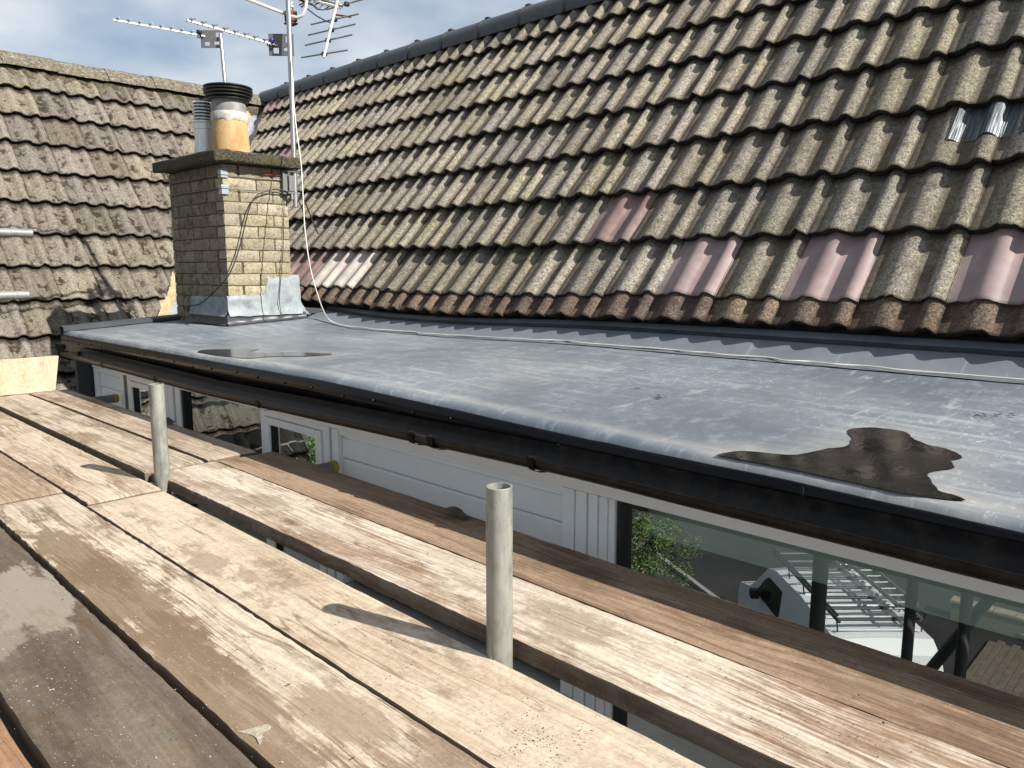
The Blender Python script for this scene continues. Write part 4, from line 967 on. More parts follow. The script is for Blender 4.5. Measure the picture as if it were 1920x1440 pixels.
# clay pot with grey band, black louvred cowl
px, py = 2.435, 4.875
bm = bmesh.new(); lathe(bm, [(.116, 1.435), (.117, 1.47), (.112, 1.56), (.108, 1.632), (.106, 1.66)], px, py, 40); mesh_obj('chimney_pot', bm, POT, chim, 40)
bm = bmesh.new()
for k, (r_, z) in enumerate(((.110, 1.645), (.114, 1.66), (.113, 1.685), (.108, 1.70))): pass
lathe(bm, [(.109, 1.632), (.1135, 1.645), (.113, 1.672), (.109, 1.688)], px, py, 48)
for v in bm.verts: 
    if v.co.z < 1.65: v.co.z += .022 * n3(v.co.x * 30, v.co.y * 30)
mesh_obj('cement_joint', bm, WCEM, chim, 60)
bm = bmesh.new(); lathe(bm, [(.105, 1.675), (.105, 1.715), (.102, 1.755), (.11, 1.762)], px, py, 40); mesh_obj('pot_band', bm, POTGREY, chim, 40)
COWL = plain('black_cowl', (0.02, 0.02, 0.02), 0.38)
for k in range(5):
    z = 1.762 + k * .019; r_ = (.128, .142, .150, .152, .150)[k]
    bm = bmesh.new(); lathe(bm, [(r_ - .045, z), (r_ - .006, z - .003), (r_, z + .002), (r_, z + .007), (r_ - .008, z + .010), (r_ - .05, z + .012)], px, py, 48); mesh_obj('cowl_louvre', bm, COWL, chim, 35)
bm = bmesh.new(); lathe(bm, [(.085, 1.76), (.085, 1.845), (.03, 1.852), (.001, 1.853)], px, py, 24); mesh_obj('cowl_core', bm, COWL, chim, 40)
# metal flue with louvred head
FLUE = N('bright_flue', 0.3, 0.15); f1 = FLUE.noise(FLUE.vscale(FLUE.co, (40, 40, 3)), 1, 4, .6)
FLUE.col(FLUE.ramp(f1, [(.3, (.52, .54, .56)), (.7, (.82, .83, .84))])); FLUE.rough(FLUE.rng(f1, .3, .7, .16, .36)); FLUE.b.inputs['Roughness'].default_value = .3; FLUE = FLUE.m
fx, fy = 2.36, 5.09
bm = bmesh.new(); lathe(bm, [(.066, 1.43), (.064, 1.47), (.058, 1.50), (.057, 1.60), (.060, 1.603), (.060, 1.612), (.055, 1.616), (.055, 1.64), (.062, 1.645), (.062, 1.655), (.054, 1.66)], fx, fy, 32); mesh_obj('metal_flue', bm, FLUE, chim, 35)
for k in range(6):
    z = 1.665 + k * .020
    bm = bmesh.new(); lathe(bm, [(.05, z), (.064, z), (.064, z + .004), (.056, z + .011), (.05, z + .011)], fx, fy, 32); mesh_obj('flue_louvre', bm, FLUE, chim, 35)
bm = bmesh.new(); lathe(bm, [(.052, 1.655), (.052, 1.785), (.001, 1.79)], fx, fy, 24); mesh_obj('flue_core', bm, DKPLAS, chim, 35)
# painted flashing
def fl_band(face, a, b, z0f, z1f, name='flashing', mat=LEAD, off=.012, n_=34, m_=9):
    bm = bmesh.new()
    def f(u, v):
        z = z0f(u) + (z1f(u) - z0f(u)) * v; bulge = off + .010 * n3(u * 14, z * 14, 6) + .008 * math.exp(-v * 6) * 3 * (v < .99)
        if v > .98: bulge = 0.0
        return (u, CY0 - bulge, z) if face == 'S' else (CX0 - bulge, u, z)
    sheet(bm, lin(a, b, n_), lin(0, 1, m_), f); return mesh_obj(name, bm, mat, chim, 60)
def ztop(u): 
    t = min(1, max(0, (u - 2.495) / .02)); return .535 + .012 * n3(u * 30, 2) + .125 * t * t * (3 - 2 * t)
fl_band('S', CX0 - .012, CX1 + .06, lambda u: .405 + .01 * n3(u * 12, 9), ztop)
fl_band('W', CY0 - .012, 5.17, lambda u: .405, lambda u: .525 + .012 * n3(u * 26, 4))
fl_band('S', CX0 - .028, CX1 + .09, lambda u: HF(u, CY0) + .004, lambda u: .418, 'upstand', EPDM_DK, .024)
fl_band('W', CY0 - .028, 5.17, lambda u: HF(CX0, u) + .004, lambda u: .415, 'upstand', EPDM_DK, .024)
bm = bmesh.new()
sheet(bm, lin(0, 1, 14), lin(0, 1, 8), lambda u, v: (CX1 + .0 + .13 * u + .01 * n3(u * 8, v * 8), CY0 - .02 + .05 * v, HF(2.64, 4.6) + .03 + (.26 - .25 * u) * v + .02 * n3(u * 7, v * 5, 3)))
mesh_obj('corner_soaker', bm, LEAD, chim, 60)
# straps, corner plates, bracket
PLATE = plain('zinc_plate', (.50, .56, .60), .4, .6)
for z in (1.285, 1.185):
    bm = bmesh.new(); box(bm, CX0 - .010, CX0 + .035, CY0 - .010, CY0 - .004, z - .03, z + .025, bev=.002); box(bm, CX0 - .0105, CX0 - .0045, CY0 - .0035, CY0 + .035, z - .03, z + .025, bev=.002); mesh_obj('corner_plate', bm, PLATE, chim)
STRAPM = plain('lashing_wire', (.25, .23, .21), .5, .6)
for z, dz in ((1.292, .012), (1.272, .0), (1.195, -.004)):
    mtube('lashing_wire', STRAPM, chim, [(CX0 - .006, CY1, z), (CX0 - .012, CY0 - .012, z + dz), (2.45, CY0 - .010, z + dz - .006), (CX1 + .0, CY0 - .012, z + dz)], .0028, 6)
mtube('rusty_lashing', RUST, chim, [(2.52, CY0 - .012, 1.296), (CX1, CY0 - .014, 1.302)], .005, 6)
bm = bmesh.new(); box(bm, CX1 - .045, CX1 - .012, CY0 - .035, CY0 - .004, 1.18, 1.33, bev=.003); box(bm, CX1 - .01, CX1 + .05, CY0 - .05, CY0 - .018, 1.20, 1.30, bev=.003)
box(bm, CX1 - .02, CX1 + .065, CY0 - .055, CY0 - .01, 1.185, 1.196); box(bm, CX1 - .02, CX1 + .065, CY0 - .055, CY0 - .01, 1.322, 1.332)
mesh_obj('mast_bracket', bm, GREYPLATE, chim)
for dx in (0, .035): mtube('bracket_bolt', ALU, chim, [(CX1 + .01 + dx, CY0 - .045, 1.15), (CX1 + .01 + dx, CY0 - .045, 1.19)], .009, 6)

# ================================================================== AERIALS
def sc(p, k=1.042): return Vector((p[0] * k, p[1] * k, (p[2] - .7) * k + .7))
def yagi(name, label, a, b, nd, loop=True, plate=None, plate_holes=True, cap=DKPLAS):
    a, b = Vector(a), Vector(b); t = thing(name, label, 'aerial', a, group='television aerials on the chimney')
    d = (b - a); u = d.normalized(); sdv = Vector((u.y, -u.x, 0)).normalized()
    bm = bmesh.new(); tube(bm, [-u * .06, d], .0075, 4); mesh_obj('boom', bm, WHITEMET, t)
    for k in range(nd):
        p = d * (0.16 + .84 * k / (nd - .6)) + Vector((0, 0, .008))
        mtube('director', ALU, t, [p - sdv * .055, p + sdv * .055], .0028, 6); bm = bmesh.new(); box(bm, p.x - .007, p.x + .007, p.y - .007, p.y + .007, p.z - .004, p.z + .008); mesh_obj('clip', bm, DKPLAS, t)
    p = d * .07
    if loop:
        q = [p + sdv * (.045 * math.cos(w)) + Vector((0, 0, .018 * math.sin(w) + .002)) for w in lin(0, 2 * math.pi, 16)]
        mtube('dipole', DKPLAS, t, q, .004, 6)
    bm = bmesh.new(); lathe(bm, [(.017, .004), (.02, .012), (.018, .03), (.008, .036)], p.x, p.y, 12); mesh_obj('dipole_box', bm, cap, t, 40)
    if plate:
        C0, ux, uz, w, h = plate
        bm = bmesh.new(); fw = .014
        def bar(x0, x1, z0, z1):
            pts = [C0 + ux * x + uz * z for x, z in ((x0, z0), (x1, z0), (x1, z1), (x0, z1))]; nrm = ux.cross(uz).normalized() * .003
            va_ = [bm.verts.new(q - nrm - a) for q in pts]; vb_ = [bm.verts.new(q + nrm - a) for q in pts]
            bm.faces.new(va_[::-1]); bm.faces.new(vb_)
            for i in range(4): bm.faces.new((va_[i], va_[(i+1) % 4], vb_[(i+1) % 4], vb_[i]))
        bar(-w, w, h - fw, h); bar(-w, w, -h, -h + fw); bar(-w, -w + fw, -h + fw, h - fw); bar(w - fw, w, -h + fw, h - fw)
        bar(-.016, .016, -h + fw, h - fw); bar(-w + fw, -.016, -.018, h - fw); bar(.016, w - fw, -.016, .014); bar(.016, w - fw, -h + fw, -.038)
        bar(-w + fw, -w + fw + .014, -h + fw, -.018); bar(.016, .03, .014, h - fw)
        mesh_obj('reflector', bm, GREYPLATE, t)
    return t
m1 = tag(mtube('mast', ALU, None, [(2.70, 5.452, 1.30), (2.715, 5.47, 1.96), (2.728, 5.53, 2.36)], .0135, 12), 'thin aluminium mast behind the black chimney cowl', 'mast', 'aerial masts on the chimney')
m2 = tag(mtube('mast', ALU, None, [(2.724, 4.602, 1.10), (2.745, 4.63, 1.75), (2.765, 4.66, 2.40)], .0165, 12), 'thicker aluminium mast bracketed to the near right chimney corner', 'mast', 'aerial masts on the chimney')
uA = (Vector((2.739, 5.509, 0)) - Vector((2.627, 5.618, 0))).normalized()
yagi('tv_aerial', 'slim white aerial, left of the two, with grey slotted plate behind its boom', (2.654, 5.612, 2.347), (2.062, 5.696, 2.347), 8, True, (Vector((2.685, 5.578, 2.327)), uA, Vector((0, 0, 1)), .078, .060))
uB = (sc((2.689, 4.489, 0)) - sc((2.579, 4.596, 0))); uB.z = 0; uB.normalize()
a_, b_2 = sc((2.622, 4.568, 2.081)), sc((2.019, 4.488, 2.081))
yagi('tv_aerial', 'slim white aerial with blue capped dipole in front of the thicker mast', a_, b_2, 8, True, (sc((2.64, 4.552, 2.084)), uB, Vector((0, 0, 1)), .080, .068), cap=BLUE)
# large aerial at the top with rod reflector, boom, swan neck and tangle of leads
org = sc((2.70, 4.527, 2.262))
big = thing('tv_aerial', 'large old aerial at the mast top with white boom, rust clamp and rod reflector', 'aerial', org, group='television aerials on the chimney')
def rel(p): return sc(p) - org
e0 = rel((2.37, 4.439, 2.262)); e0 = e0 * 1.8
mtube('boom', WHITEMET, big, [rel((2.70, 4.527, 2.262)) * 1, e0], .010, 8)
mtube('swan_neck', WHITEMET, big, [rel(p) for p in ((2.672, 4.478, 2.243), (2.70, 4.447, 2.236), (2.725, 4.427, 2.252), (2.742, 4.418, 2.30), (2.752, 4.421, 2.357), (2.765, 4.42, 2.43))], .011, 8)
bm = bmesh.new(); box(bm, -.03, .03, -.03, .03, -.035, .03, bev=.004); mesh_obj('clamp', bm, RUST, big)
bm = bmesh.new(); box(bm, -.034, .034, -.032, .032, -.052, -.042, bev=.002); mesh_obj('clamp_plate', bm, RUST, big)
bm = bmesh.new(); box(bm, -.018, .012, -.018, .012, .032, .085, bev=.003); mesh_obj('clamp_post', bm, WHITEMET, big)
mtube('reflector_spine', WHITEMET, big, [rel((2.92, 4.31, 2.41)), rel((2.769, 4.28, 1.985))], .0085, 8)
for a, b in (((2.918, 4.462, 2.335), (2.976, 4.094, 2.335)), ((2.84, 4.523, 2.241), (2.932, 4.13, 2.241)), ((2.821, 4.528, 2.174), (2.9, 4.122, 2.174)), ((2.80, 4.536, 2.11), (2.88, 4.13, 2.11)), ((2.775, 4.545, 2.033), (2.884, 4.191, 2.033))):
    a, b = rel(a), rel(b); mtube('reflector_rod', ALU, big, [a, b], .0055, 8)
    mid = (a + b) / 2; bm = bmesh.new(); box(bm, mid.x - .014, mid.x + .014, mid.y - .014, mid.y + .014, mid.z - .014, mid.z + .012, bev=.003); mesh_obj('rod_clip', bm, DKPLAS, big)
rg = random.Random(4)
for k in range(7):
    pts = [rel((2.72 + .03 * i + rg.uniform(-.01, .01), 4.46 - .022 * i + rg.uniform(-.01, .01), 2.345 + .018 * math.sin(i * 1.3 + k) + .012 * k - .03 + rg.uniform(-.012, .012))) for i in range(8)]
    mtube('lead', (DKPLAS, ALU, DKPLAS, WHITEMET, DKPLAS, RUST, DKPLAS)[k], big, pts, .0042, 6)
mtube('lead', DKPLAS, big, [rel((2.755, 4.43, 2.30)), rel((2.80, 4.40, 2.26)), rel((2.84, 4.35, 2.225)), rel((2.845, 4.31, 2.21))], .004, 6)
mtube('strut', ALU, big, [rel((2.74, 4.47, 2.31)), rel((2.80, 4.41, 2.37)), rel((2.90, 4.31, 2.33))], .006, 6)
mtube('strut', WHITEMET, big, [rel((2.80, 4.42, 2.35)), rel((2.90, 4.30, 2.31))], .010, 6)
mtube('strut', RUST, big, [rel((2.885, 4.33, 2.27)), rel((2.95, 4.24, 2.25))], .006, 6)

# cables
cw = [(2.745, 4.62, 2.02), (2.742, 4.60, 1.87), (2.715, 4.56, 1.76), (2.66, 4.44, 1.53), (2.63, 4.36, 1.36), (2.60, 4.30, 1.134), (2.58, 4.26, .94), (2.575, 4.21, .714), (2.61, 4.19, .537), (2.67, 4.22, .43)]
road = [(2.612, 4.06), (2.63, 3.876), (2.64, 3.681), (2.64, 3.514), (2.645, 3.34), (2.64, 3.222), (2.65, 3.0), (2.64, 2.81), (2.648, 2.618), (2.64, 2.426), (2.655, 2.27), (2.650, 2.135), (2.64, 2.027), (2.645, 1.749), (2.655, 1.581), (2.64, 1.45), (2.65, 1.289), (2.638, 1.19), (2.646, 1.097), (2.64, 0.934), (2.646, .809), (2.64, .582), (2.648, .3), (2.64, -.1), (2.65, -.6), (2.64, -1.3)]
pts = [Vector(p) for p in cw]
road = [(x * 1.053, y * 1.053) for x, y in road]
for i, (x, y) in enumerate(road):
    x = x + .014 * math.sin(i * 2.1) * (i > 0); pts.append(Vector((x, y, HF(x, y) + .012 + (.012 if i == 0 else 0))))
    if i + 1 < len(road):
        x2, y2 = road[i+1]; mx_, my_ = (x + x2) / 2, (y + y2) / 2; pts.append(Vector((mx_ + rnd(-.014, .014), my_, HF(mx_, my_) + .011 + rnd(0, .003))))
def smooth_pts(P, n=4):
    out = []
    for i in range(len(P) - 1):
        p0, p1, p2, p3 = P[max(i-1, 0)], P[i], P[i+1], P[min(i+2, len(P)-1)]
        for k in range(n):
            t = k / n; out.append(0.5 * ((2 * p1) + (p2 - p0) * t + (2*p0 - 5*p1 + 4*p2 - p3) * t*t + (3*p1 - p0 - 3*p2 + p3) * t**3))
    out.append(P[-1]); return out
tag(mtube('coaxial_cable', CABW, None, smooth_pts(pts), .0034, 8), 'white coaxial cable hanging from the mast and snaking along the flat roof', 'cable')
bk = [Vector(p) for p in ((2.79, 4.60, 1.03), (2.76, 4.60, 1.12), (2.70, 4.60, 1.185), (2.62, 4.61, 1.205), (2.549, 4.61, 1.199), (2.46, 4.61, 1.16), (2.40, 4.61, 1.07), (2.33, 4.61, .85), (2.25, 4.60, .68), (2.19, 4.70, .56), (2.20, 4.95, .475), (2.21, 5.12, .46), (2.222, 5.18, .43), (2.235, 5.19, .40))]
tag(mtube('aerial_lead', CABB, None, smooth_pts(bk, 6), .0042, 8), 'black lead looping across the corner of the brick chimney', 'cable')
bk = [Vector(p) for p in ((2.66, 4.628, 1.18), (2.648, 4.63, 1.0), (2.635, 4.628, .83), (2.61, 4.624, .66), (2.585, 4.615, .50), (2.588, 4.60, .40))]
tag(mtube('aerial_lead', CABB, None, smooth_pts(bk, 6), .0026, 6), 'thin black lead hanging straight down the sunlit chimney face', 'cable')
bk = [Vector(p) for p in ((2.725, 4.618, 1.18), (2.79, 4.60, 1.14), (2.83, 4.58, 1.02), (2.86, 4.56, .93))]
tag(mtube('aerial_lead', CABB, None, smooth_pts(bk, 6), .0045, 6), 'short black lead end curling right of the mast bracket', 'cable')

# ================================================================== PUDDLES
def puddle(P, lab, lift=.0035, mat=None):
    P = smooth_pts([Vector((x, y, 0)) for x, y in P] + [Vector((P[0][0], P[0][1], 0))], 5)[:-1]
    P = [p + Vector((.004 * n3(p.x * 60, p.y * 60), .004 * n3(p.y * 60, p.x * 60, 3), 0)) for p in P]
    bm = bmesh.new()
    inner = [Vector((x * .02, y * .02)) for x in range(int(min(p.x for p in P) / .02), int(max(p.x for p in P) / .02) + 1) for y in range(int(min(p.y for p in P) / .02), int(max(p.y for p in P) / .02) + 1)]
    nP = len(P); vv, ee, ff = delaunay_2d_cdt([p.xy for p in P] + inner, [(i, (i + 1) % nP) for i in range(nP)], [list(range(nP))], 1, 1e-5)[:3]
    bv = [bm.verts.new((p.x, p.y, HF(p.x, p.y) + lift)) for p in vv]
    for f in ff: bm.faces.new([bv[k] for k in f])
    bmesh.ops.delete(bm, geom=[v for v in bm.verts if not v.link_faces], context='VERTS')
    o = mesh_obj('puddle', bm, mat or WATER); 
    if o.data.polygons[0].normal.z < 0: o.data.flip_normals()
    return tag(o, lab, 'puddle', 'puddles on the flat roof')
puddle(P1, 'broad dark puddle by the near edge of the grey flat roof', .0028)
puddle(P2, 'narrow shallow puddle at the far end of the flat roof', .0028, FILM)
# bird droppings / flakes
FLAKE = plain('rubber_flake', (.02, .02, .02), .7)
bm = bmesh.new()
for cx, cy in ((2.02, 1.42), (1.97, 1.30), (2.26, .48), (2.30, .43)):
    for k in range(6):
        x, y = cx + rnd(-.015, .015), cy + rnd(-.035, .035); s = rnd(.002, .007)
        bm.faces.new([bm.verts.new((x + s * math.cos(a) * rnd(.5, 1.2), y + s * 1.6 * math.sin(a) * rnd(.5, 1.2), HF(x, y) + .004 + rnd(0, .004))) for a in lin(0, 5.2, 5)])
o = mesh_obj('rubber_flakes', bm, FLAKE); o['kind'] = 'stuff'; o['label'] = 'black rubber flakes scattered on the flat roof'

# ================================================================== SCAFFOLD
def board(xl0, xr0, y0, xl1, xr1, y1, mat, label, dz=0.0, seed=0, rag=0.0022):
    """plank from y0 to y1; left/right edges given at both ends"""
    cx, cy = (xl0 + xr0 + xl1 + xr1) / 4, (y0 + y1) / 2
    bm = bmesh.new(); th = .038; L_ = y1 - y0; ny = max(20, int(L_ / .022)); acr = [0, .012, .05, .3, .5, .7, .95, .988, 1]
    rows_ = []
    for i in range(ny):
        t = i / (ny - 1); y = y0 + L_ * t; a = xl0 + (xl1 - xl0) * t; b = xr0 + (xr1 - xr0) * t
        ra, rb = rag * n3(y * 9, seed, 1) + rag * 1.3 * n3(y * 45, seed, 2), rag * n3(y * 9, seed, 5) + rag * 1.3 * n3(y * 45, seed, 6)
        a += ra; b += rb; row = []
        for q in acr:
            x = a + (b - a) * q; z = dz + .0016 * n3(x * 14, y * 1.5, seed) + .0016 * math.sin((q - .5) * 2.6) * .3
            if q in (0, 1): z -= .006 + .003 * n3(y * 30, seed, q)
            ey = 0
            if i in (0, ny - 1): z -= .004; ey = (.006 * n3(x * 30, seed, i)) 
            row.append(bm.verts.new((x - cx, y - cy + ey, z)))
        low = [bm.verts.new((a + (b - a) * q - cx, y - cy, dz - th)) for q in (0.01, .99)]
        rows_.append((row, low))
    for (r0, l0), (r1, l1) in zip(rows_, rows_[1:]):
        for k in range(len(acr) - 1): bm.faces.new((r0[k], r0[k+1], r1[k+1], r1[k]))
        bm.faces.new((r0[-1], l0[1], l1[1], r1[-1])); bm.faces.new((l0[0], r0[0], r1[0], l1[0])); bm.faces.new((l0[1], l0[0], l1[0], l1[1]))
    for (r0, l0) in (rows_[0], rows_[-1]): bm.faces.new(r0 + [l0[1], l0[0]])
    o = mesh_obj('scaffold_board', bm, mat, None, 35); o.location = (cx, cy, 0)
    if o.data.polygons[3].normal.z < 0: o.data.flip_normals()
    return tag(o, label, 'scaffold board', 'scaffold boards of the deck')
PALE = (0.60, 0.50, 0.39); BRN = (0.27, 0.165, 0.095)
board(1.195, 1.422, -1.2, 1.230, 1.452, 2.705, wood('board_brown', (.40, .285, .19), (.19, .115, .07), .47, 3.1, .16, .6, .8), 'brown board nearest the windows, half in the gutter shadow', .001, 1)
board(.988, 1.189, -1.2, .994, 1.222, 2.700, wood('board_streaky', (.72, .63, .52), (.32, .205, .125), .47, 7.7, .13, .5), 'pale streaky board right of the open gap, with black chunky edge', .004, 2)
board(.690, .893, -1.2, .716, .940, 2.47, wood('board_tan', (.65, .54, .41), (.48, .365, .25), .42, 12.3, .25, .55, .45), 'even tan board with splintered edge left of the near pole', -.002, 3)
board(.458, .683, -1.2, .500, .708, 2.655, wood('board_patchy', (.70, .60, .465), (.28, .19, .12), .47, 21.9, .07, .35, .8, wet=.4, patches=[(-.04, 1.08, .075, .52, (.20, .135, .08), .85), (-.075, .45, .06, .35, (.23, .16, .10), .75), (.03, .25, .05, .12, (.28, .2, .12), .6)]), 'board with wet brown patches and pale streaks, second from lower left', .002, 4)
board(.250, .444, -1.2, .268, .486, 2.68, wood('board_dark', (.40, .34, .27), (.105, .076, .055), .72, 31.4, .06, .4, .45, scuff=.12, patches=[(.05, 1.09, .085, .20, (.34, .295, .24), .85), (-.06, .93, .06, .12, (.31, .265, .215), .7)]), 'dark grey brown stained board at lower left', .004, 5)
board(.010, .236, -1.2, .030, .254, 2.62, wood('board_orange', (.42, .25, .145), (.30, .16, .09), .5, 44.2, .3, .2, .7), 'orange brown board in the bottom left corner', .000, 6)
board(-.24, -.005, -1.2, -.22, .015, 2.62, wood('board_plain', (.50, .36, .24), (.26, .17, .1), .5, 48.2, .2, .3), 'outermost near board left of the orange one', .001, 7)
board(1.204, 1.398, 2.718, 1.190, 1.385, 4.955, wood('board_far_a', (.58, .48, .375), (.26, .175, .115), .47, 51.7, .15, .4), 'far board beside the small windows', .006, 8)
board(.978, 1.192, 2.712, .970, 1.180, 4.955, wood('board_far_b', (.64, .545, .43), (.28, .20, .13), .48, 58.3, .12, .4), 'far greyish board right of the wide gap', .003, 9)
board(.722, .944, 2.478, .715, .940, 4.95, wood('board_far_c', (.68, .57, .44), (.36, .24, .145), .44, 63.1, .16, .4), 'far tan board left of the wide gap, meeting the tan board', .000, 10)
board(.500, .712, 2.668, .492, .706, 4.95, wood('board_far_d', (.52, .40, .285), (.35, .24, .155), .46, 66.6, .2, .4), 'far orange tinged board beyond the patchy one', .003, 11)
board(.262, .488, 2.692, .262, .484, 4.95, wood('board_far_e', (.52, .40, .28), (.3, .2, .12), .46, 69.9, .2, .3), 'far board third from the left', .001, 12)
board(.030, .250, 2.64, .030, .250, 4.95, wood('board_far_f', (.50, .38, .26), (.28, .19, .12), .5, 73.9, .2, .3), 'far board second from the left', .002, 13)
board(-.21, .018, 2.64, -.21, .018, 4.95, wood('board_far_g', (.50, .38, .26), (.28, .19, .12), .5, 76.9, .2, .3), 'far board at the outer edge', .000, 14)
# end toe board on edge
bm = bmesh.new(); box(bm, -.25, 1.36, 4.958, 4.996, 0.006, .203)
bmesh.ops.subdivide_edges(bm, edges=[e for e in bm.edges if e.calc_length() > 1], cuts=30)
for v in bm.verts:
    if v.co.x > 1.34: v.co.x -= max(0, .07 - v.co.z) * .5 if v.co.z < .1 else 0
    v.co.z += .003 * n3(v.co.x * 8, 1)
tbw = wood('toe_board_pine', (.72, .60, .44), (.60, .46, .30), .46, 81.3, .3, .1, .35, sides=False); nt = tbw.node_tree
tb = tag(mesh_obj('toe_board', bm, tbw), 'clean pale plank standing on edge at the far end of the deck', 'toe board')

def pole(x, y, z0, z1, label, name='scaffold_pole', mat=GALV, group='upright scaffold poles'):
    bm = pipe_mesh('p', (x, y, z0), (x, y, z1)); o = mesh_obj(name, bm, mat, None, 40); o.location = (x, y, z0); return tag(o, label, 'scaffold pole', group)
pole(.939, .9385, GZ, .318, 'galvanised scaffold pole standing up through the deck, nearest the camera')
pole(.984, 2.575, GZ, .327, 'galvanised scaffold pole standing up through the deck, farther of the two')
OUT = -.30
pole(OUT, 1.00, GZ, 1.2, 'outer scaffold pole, first of the outer row, mirrored in the widest pane', mat=GALV_D)
pole(OUT, .78, GZ, .0, 'outer scaffold pole close beside another, mirrored in the widest pane', mat=GALV_D)
pole(OUT, 3.1, GZ, 1.2, 'outer scaffold pole beyond the deck, middle of the outer row', mat=GALV_D)
pole(OUT, 5.05, GZ, 1.2, 'outer scaffold pole at the far end of the deck', mat=GALV_D)
def tubeobj(name, p0, p1, label, mat=GALV_D, group=None, cat='scaffold tube'):
    bm = pipe_mesh('p', p0, p1); o = mesh_obj(name, bm, mat, None, 40); o.location = p0; return tag(o, label, cat, group)
tubeobj('guard_rail', (-.5, 5.03, .90), (1.30, 5.03, .90), 'upper horizontal guard rail end at the left edge of the view', GALV_D, 'guard rails at the far end')
tubeobj('guard_rail', (-.5, 5.03, .555), (1.255, 5.03, .555), 'lower horizontal guard rail end at the left edge of the view', GALV_D, 'guard rails at the far end')
tubeobj('scaffold_brace', (OUT - .05, .60, -.50), (OUT - .05, 1.45, -2.2), 'diagonal scaffold brace mirrored in the widest pane', GALV_D)
for x in (.91, OUT + .055): tubeobj('scaffold_ledger', (x, -1.4, -.115), (x, 5.3, -.115), 'inner ledger tube under the deck' if x > 0 else 'outer ledger tube under the deck', GALV_D, 'ledger tubes')
for y, lab in ((4.85, 'farther short tube with yellow end cap poking out toward the far cladding'), (2.527, 'nearer tube with yellow end cap poking out toward the long cladding panel')):
    t = thing('scaffold_transom', lab, 'scaffold tube', (-.4, y, -.064), group='transom tubes with yellow caps')
    bm = pipe_mesh('p', (0, 0, 0), (2.012, 0, 0)); mesh_obj('tube', bm, GALV_D, t, 40)
    bm = bmesh.new(); tube(bm, [(2.004, 0, 0), (2.022, 0, 0), (2.028, 0, 0)], [.0265, .0265, .022], 24); mesh_obj('end_cap', bm, YELLOW, t, 40)
tubeobj('scaffold_transom', (-.4, .25, -.064), (1.35, .25, -.064), 'hidden transom tube under the near boards', GALV_D, 'plain transom tubes')
tubeobj('scaffold_transom', (-.4, -.9, -.064), (1.35, -.9, -.064), 'hidden transom tube under the nearest boards', GALV_D, 'plain transom tubes')

# ================================================================== DEBRIS
FRAG = plain('grey_tile_fragment', (.24, .22, .19), .95, var=.35, scale=60, bump=.004)
def frag(x, y, rot, s, label, seed):
    rg = random.Random(seed); bm = bmesh.new()
    g_ = sheet(bm, lin(-.5, .5, 12), lin(-.5, .5, 6), lambda u, v: (u * .115 * s + rg.uniform(-.002, .002), v * .06 * s * (1 - .5 * abs(u)) + rg.uniform(-.003, .003), .010 + .022 * s * max(0, math.cos(u * 3.4 + .4)) ** 1.2))
    bmesh.ops.solidify(bm, geom=bm.faces[:], thickness=-.012)
    o = mesh_obj('tile_fragment', bm, FRAG, None, 40); o.location = (x, y, .004); o.rotation_euler = (rg.uniform(-.1, .1), rg.uniform(-.08, .08), rot); return tag(o, label, 'tile fragment', 'broken tile pieces on the deck')
frag(1.395, 1.575, R(-70), .75, 'curved grey tile fragment below the long cladding panel', 1)
frag(1.37, 3.50, R(-60), .8, 'curved grey tile fragment by the far casement window', 2)
def crumbs(name, label, spots, n_, smin, smax, mat, zoff=.002):
    bm = bmesh.new(); rg = random.Random(len(label))
    for _ in range(n_):
        sx, sy, rx, ry_ = rg.choice(spots); x, y = rg.gauss(sx, rx), rg.gauss(sy, ry_); s = rg.uniform(smin, smax) * (1 if rg.random() < .9 else 1.8)
        q = [Vector((rg.uniform(-1, 1), rg.uniform(-1, 1), rg.uniform(0, .7))) * s for _ in range(5)]
        v = [bm.verts.new(Vector((x, y, zoff)) + p) for p in q]
        try:
            for f in ((0,1,2),(0,2,3),(0,3,4),(1,2,3),(1,3,4),(0,1,4)): bm.faces.new([v[k] for k in f])
        except ValueError: pass
    o = mesh_obj(name, bm, mat); o['kind'] = 'stuff'; o['label'] = label; return o
DIRT = plain('dark_grit', (.06, .045, .03), .95, var=.5)
crumbs('grit', 'dark grit and moss crumbs scattered over the boards', [(1.32, 1.2, .05, .8), (1.12, .9, .05, .5), (1.1, 1.8, .06, .5), (.79, .72, .02, .04), (.80, 1.3, .06, .4), (.6, 1.0, .06, .25), (.78, .68, .04, .05), (.36, 1.4, .06, .3), (1.1, .45, .05, .15), (.83, 3.2, .06, .5)], 900, .0008, .0022, DIRT, .005)
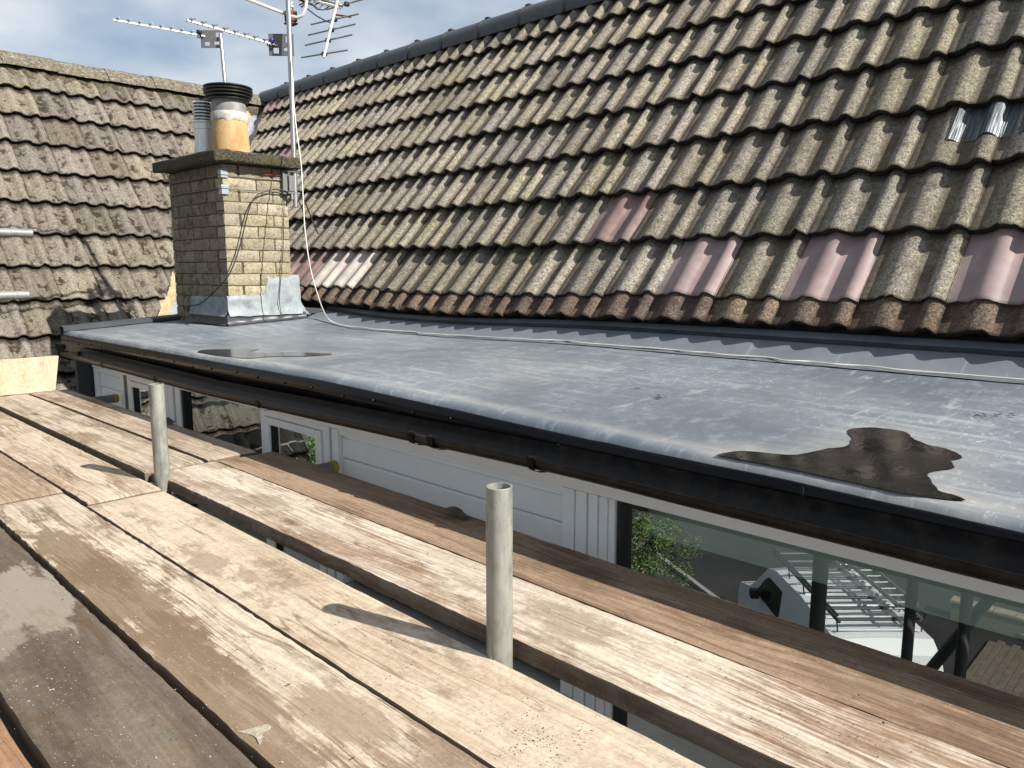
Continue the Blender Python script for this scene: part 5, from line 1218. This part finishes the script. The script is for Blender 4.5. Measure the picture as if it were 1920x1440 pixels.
PALEG = plain('pale_grit', (.55, .49, .38), .95, var=.3)
crumbs('sawdust', 'pale mortar crumbs and sawdust on the boards', [(.36, 1.5, .06, .5), (.36, 1.1, .06, .3), (1.3, 1.2, .06, .7), (.57, 1.2, .05, .4), (1.1, 1.2, .06, .5)], 900, .0007, .0017, PALEG, .005)
def splinters(x, y0, y1, n_):
    bm = bmesh.new(); rg = random.Random(9)
    for _ in range(n_):
        y = rg.uniform(y0, y1); xx = x + (y - y0) * .0125 + rg.uniform(-.003, .003); d = Vector((rg.uniform(.2, 1), rg.uniform(-.6, 1), rg.uniform(-.2, .5))).normalized() * rg.uniform(.004, .015)
        a = Vector((xx, y, -.003)); w = Vector((0, .0006, .0005)); v = [bm.verts.new(p) for p in (a - w, a + w, a + d)]; bm.faces.new(v)
    o = mesh_obj('splinters', bm, PALEG); o['kind'] = 'stuff'; o['label'] = 'pale splinters along the torn board edge'
splinters(.898, .35, 1.6, 160)
CEMSPL = plain('cement_splash', (.44, .38, .30), .95, var=.25, scale=90, bump=.003)
def splat(x, y, pts, label, mat=CEMSPL):
    bm = bmesh.new(); P = [Vector((a, b, 0)) for a, b in pts]; P = smooth_pts(P + [P[0]], 3)[:-1]
    top = [bm.verts.new((p.x, p.y, -.0008 + .001 * n3(p.x * 90, p.y * 90))) for p in P]; f = bm.faces.new(top); r = bmesh.ops.extrude_face_region(bm, geom=[f])
    bmesh.ops.translate(bm, vec=(0, 0, -.003), verts=[v for v in r['geom'] if isinstance(v, bmesh.types.BMVert)])
    o = mesh_obj('mortar_splash', bm, mat); o.location = (x, y, .004); return tag(o, label, 'mortar splash', 'dried mortar splashes on the boards')
splat(.505, 1.03, [(-.018, .022), (.004, .012), (.020, .010), (.024, -.004), (.008, -.008), (.0, -.022), (-.01, -.03), (-.006, -.008)], 'pale mortar splash on the patchy board')
splat(1.09, 2.17, [(-.03, .02), (-.01, .035), (.02, .03), (.035, .0), (.02, -.03), (-.015, -.03), (-.03, -.01)], 'grey mortar splash on the pale streaky board', FRAG)
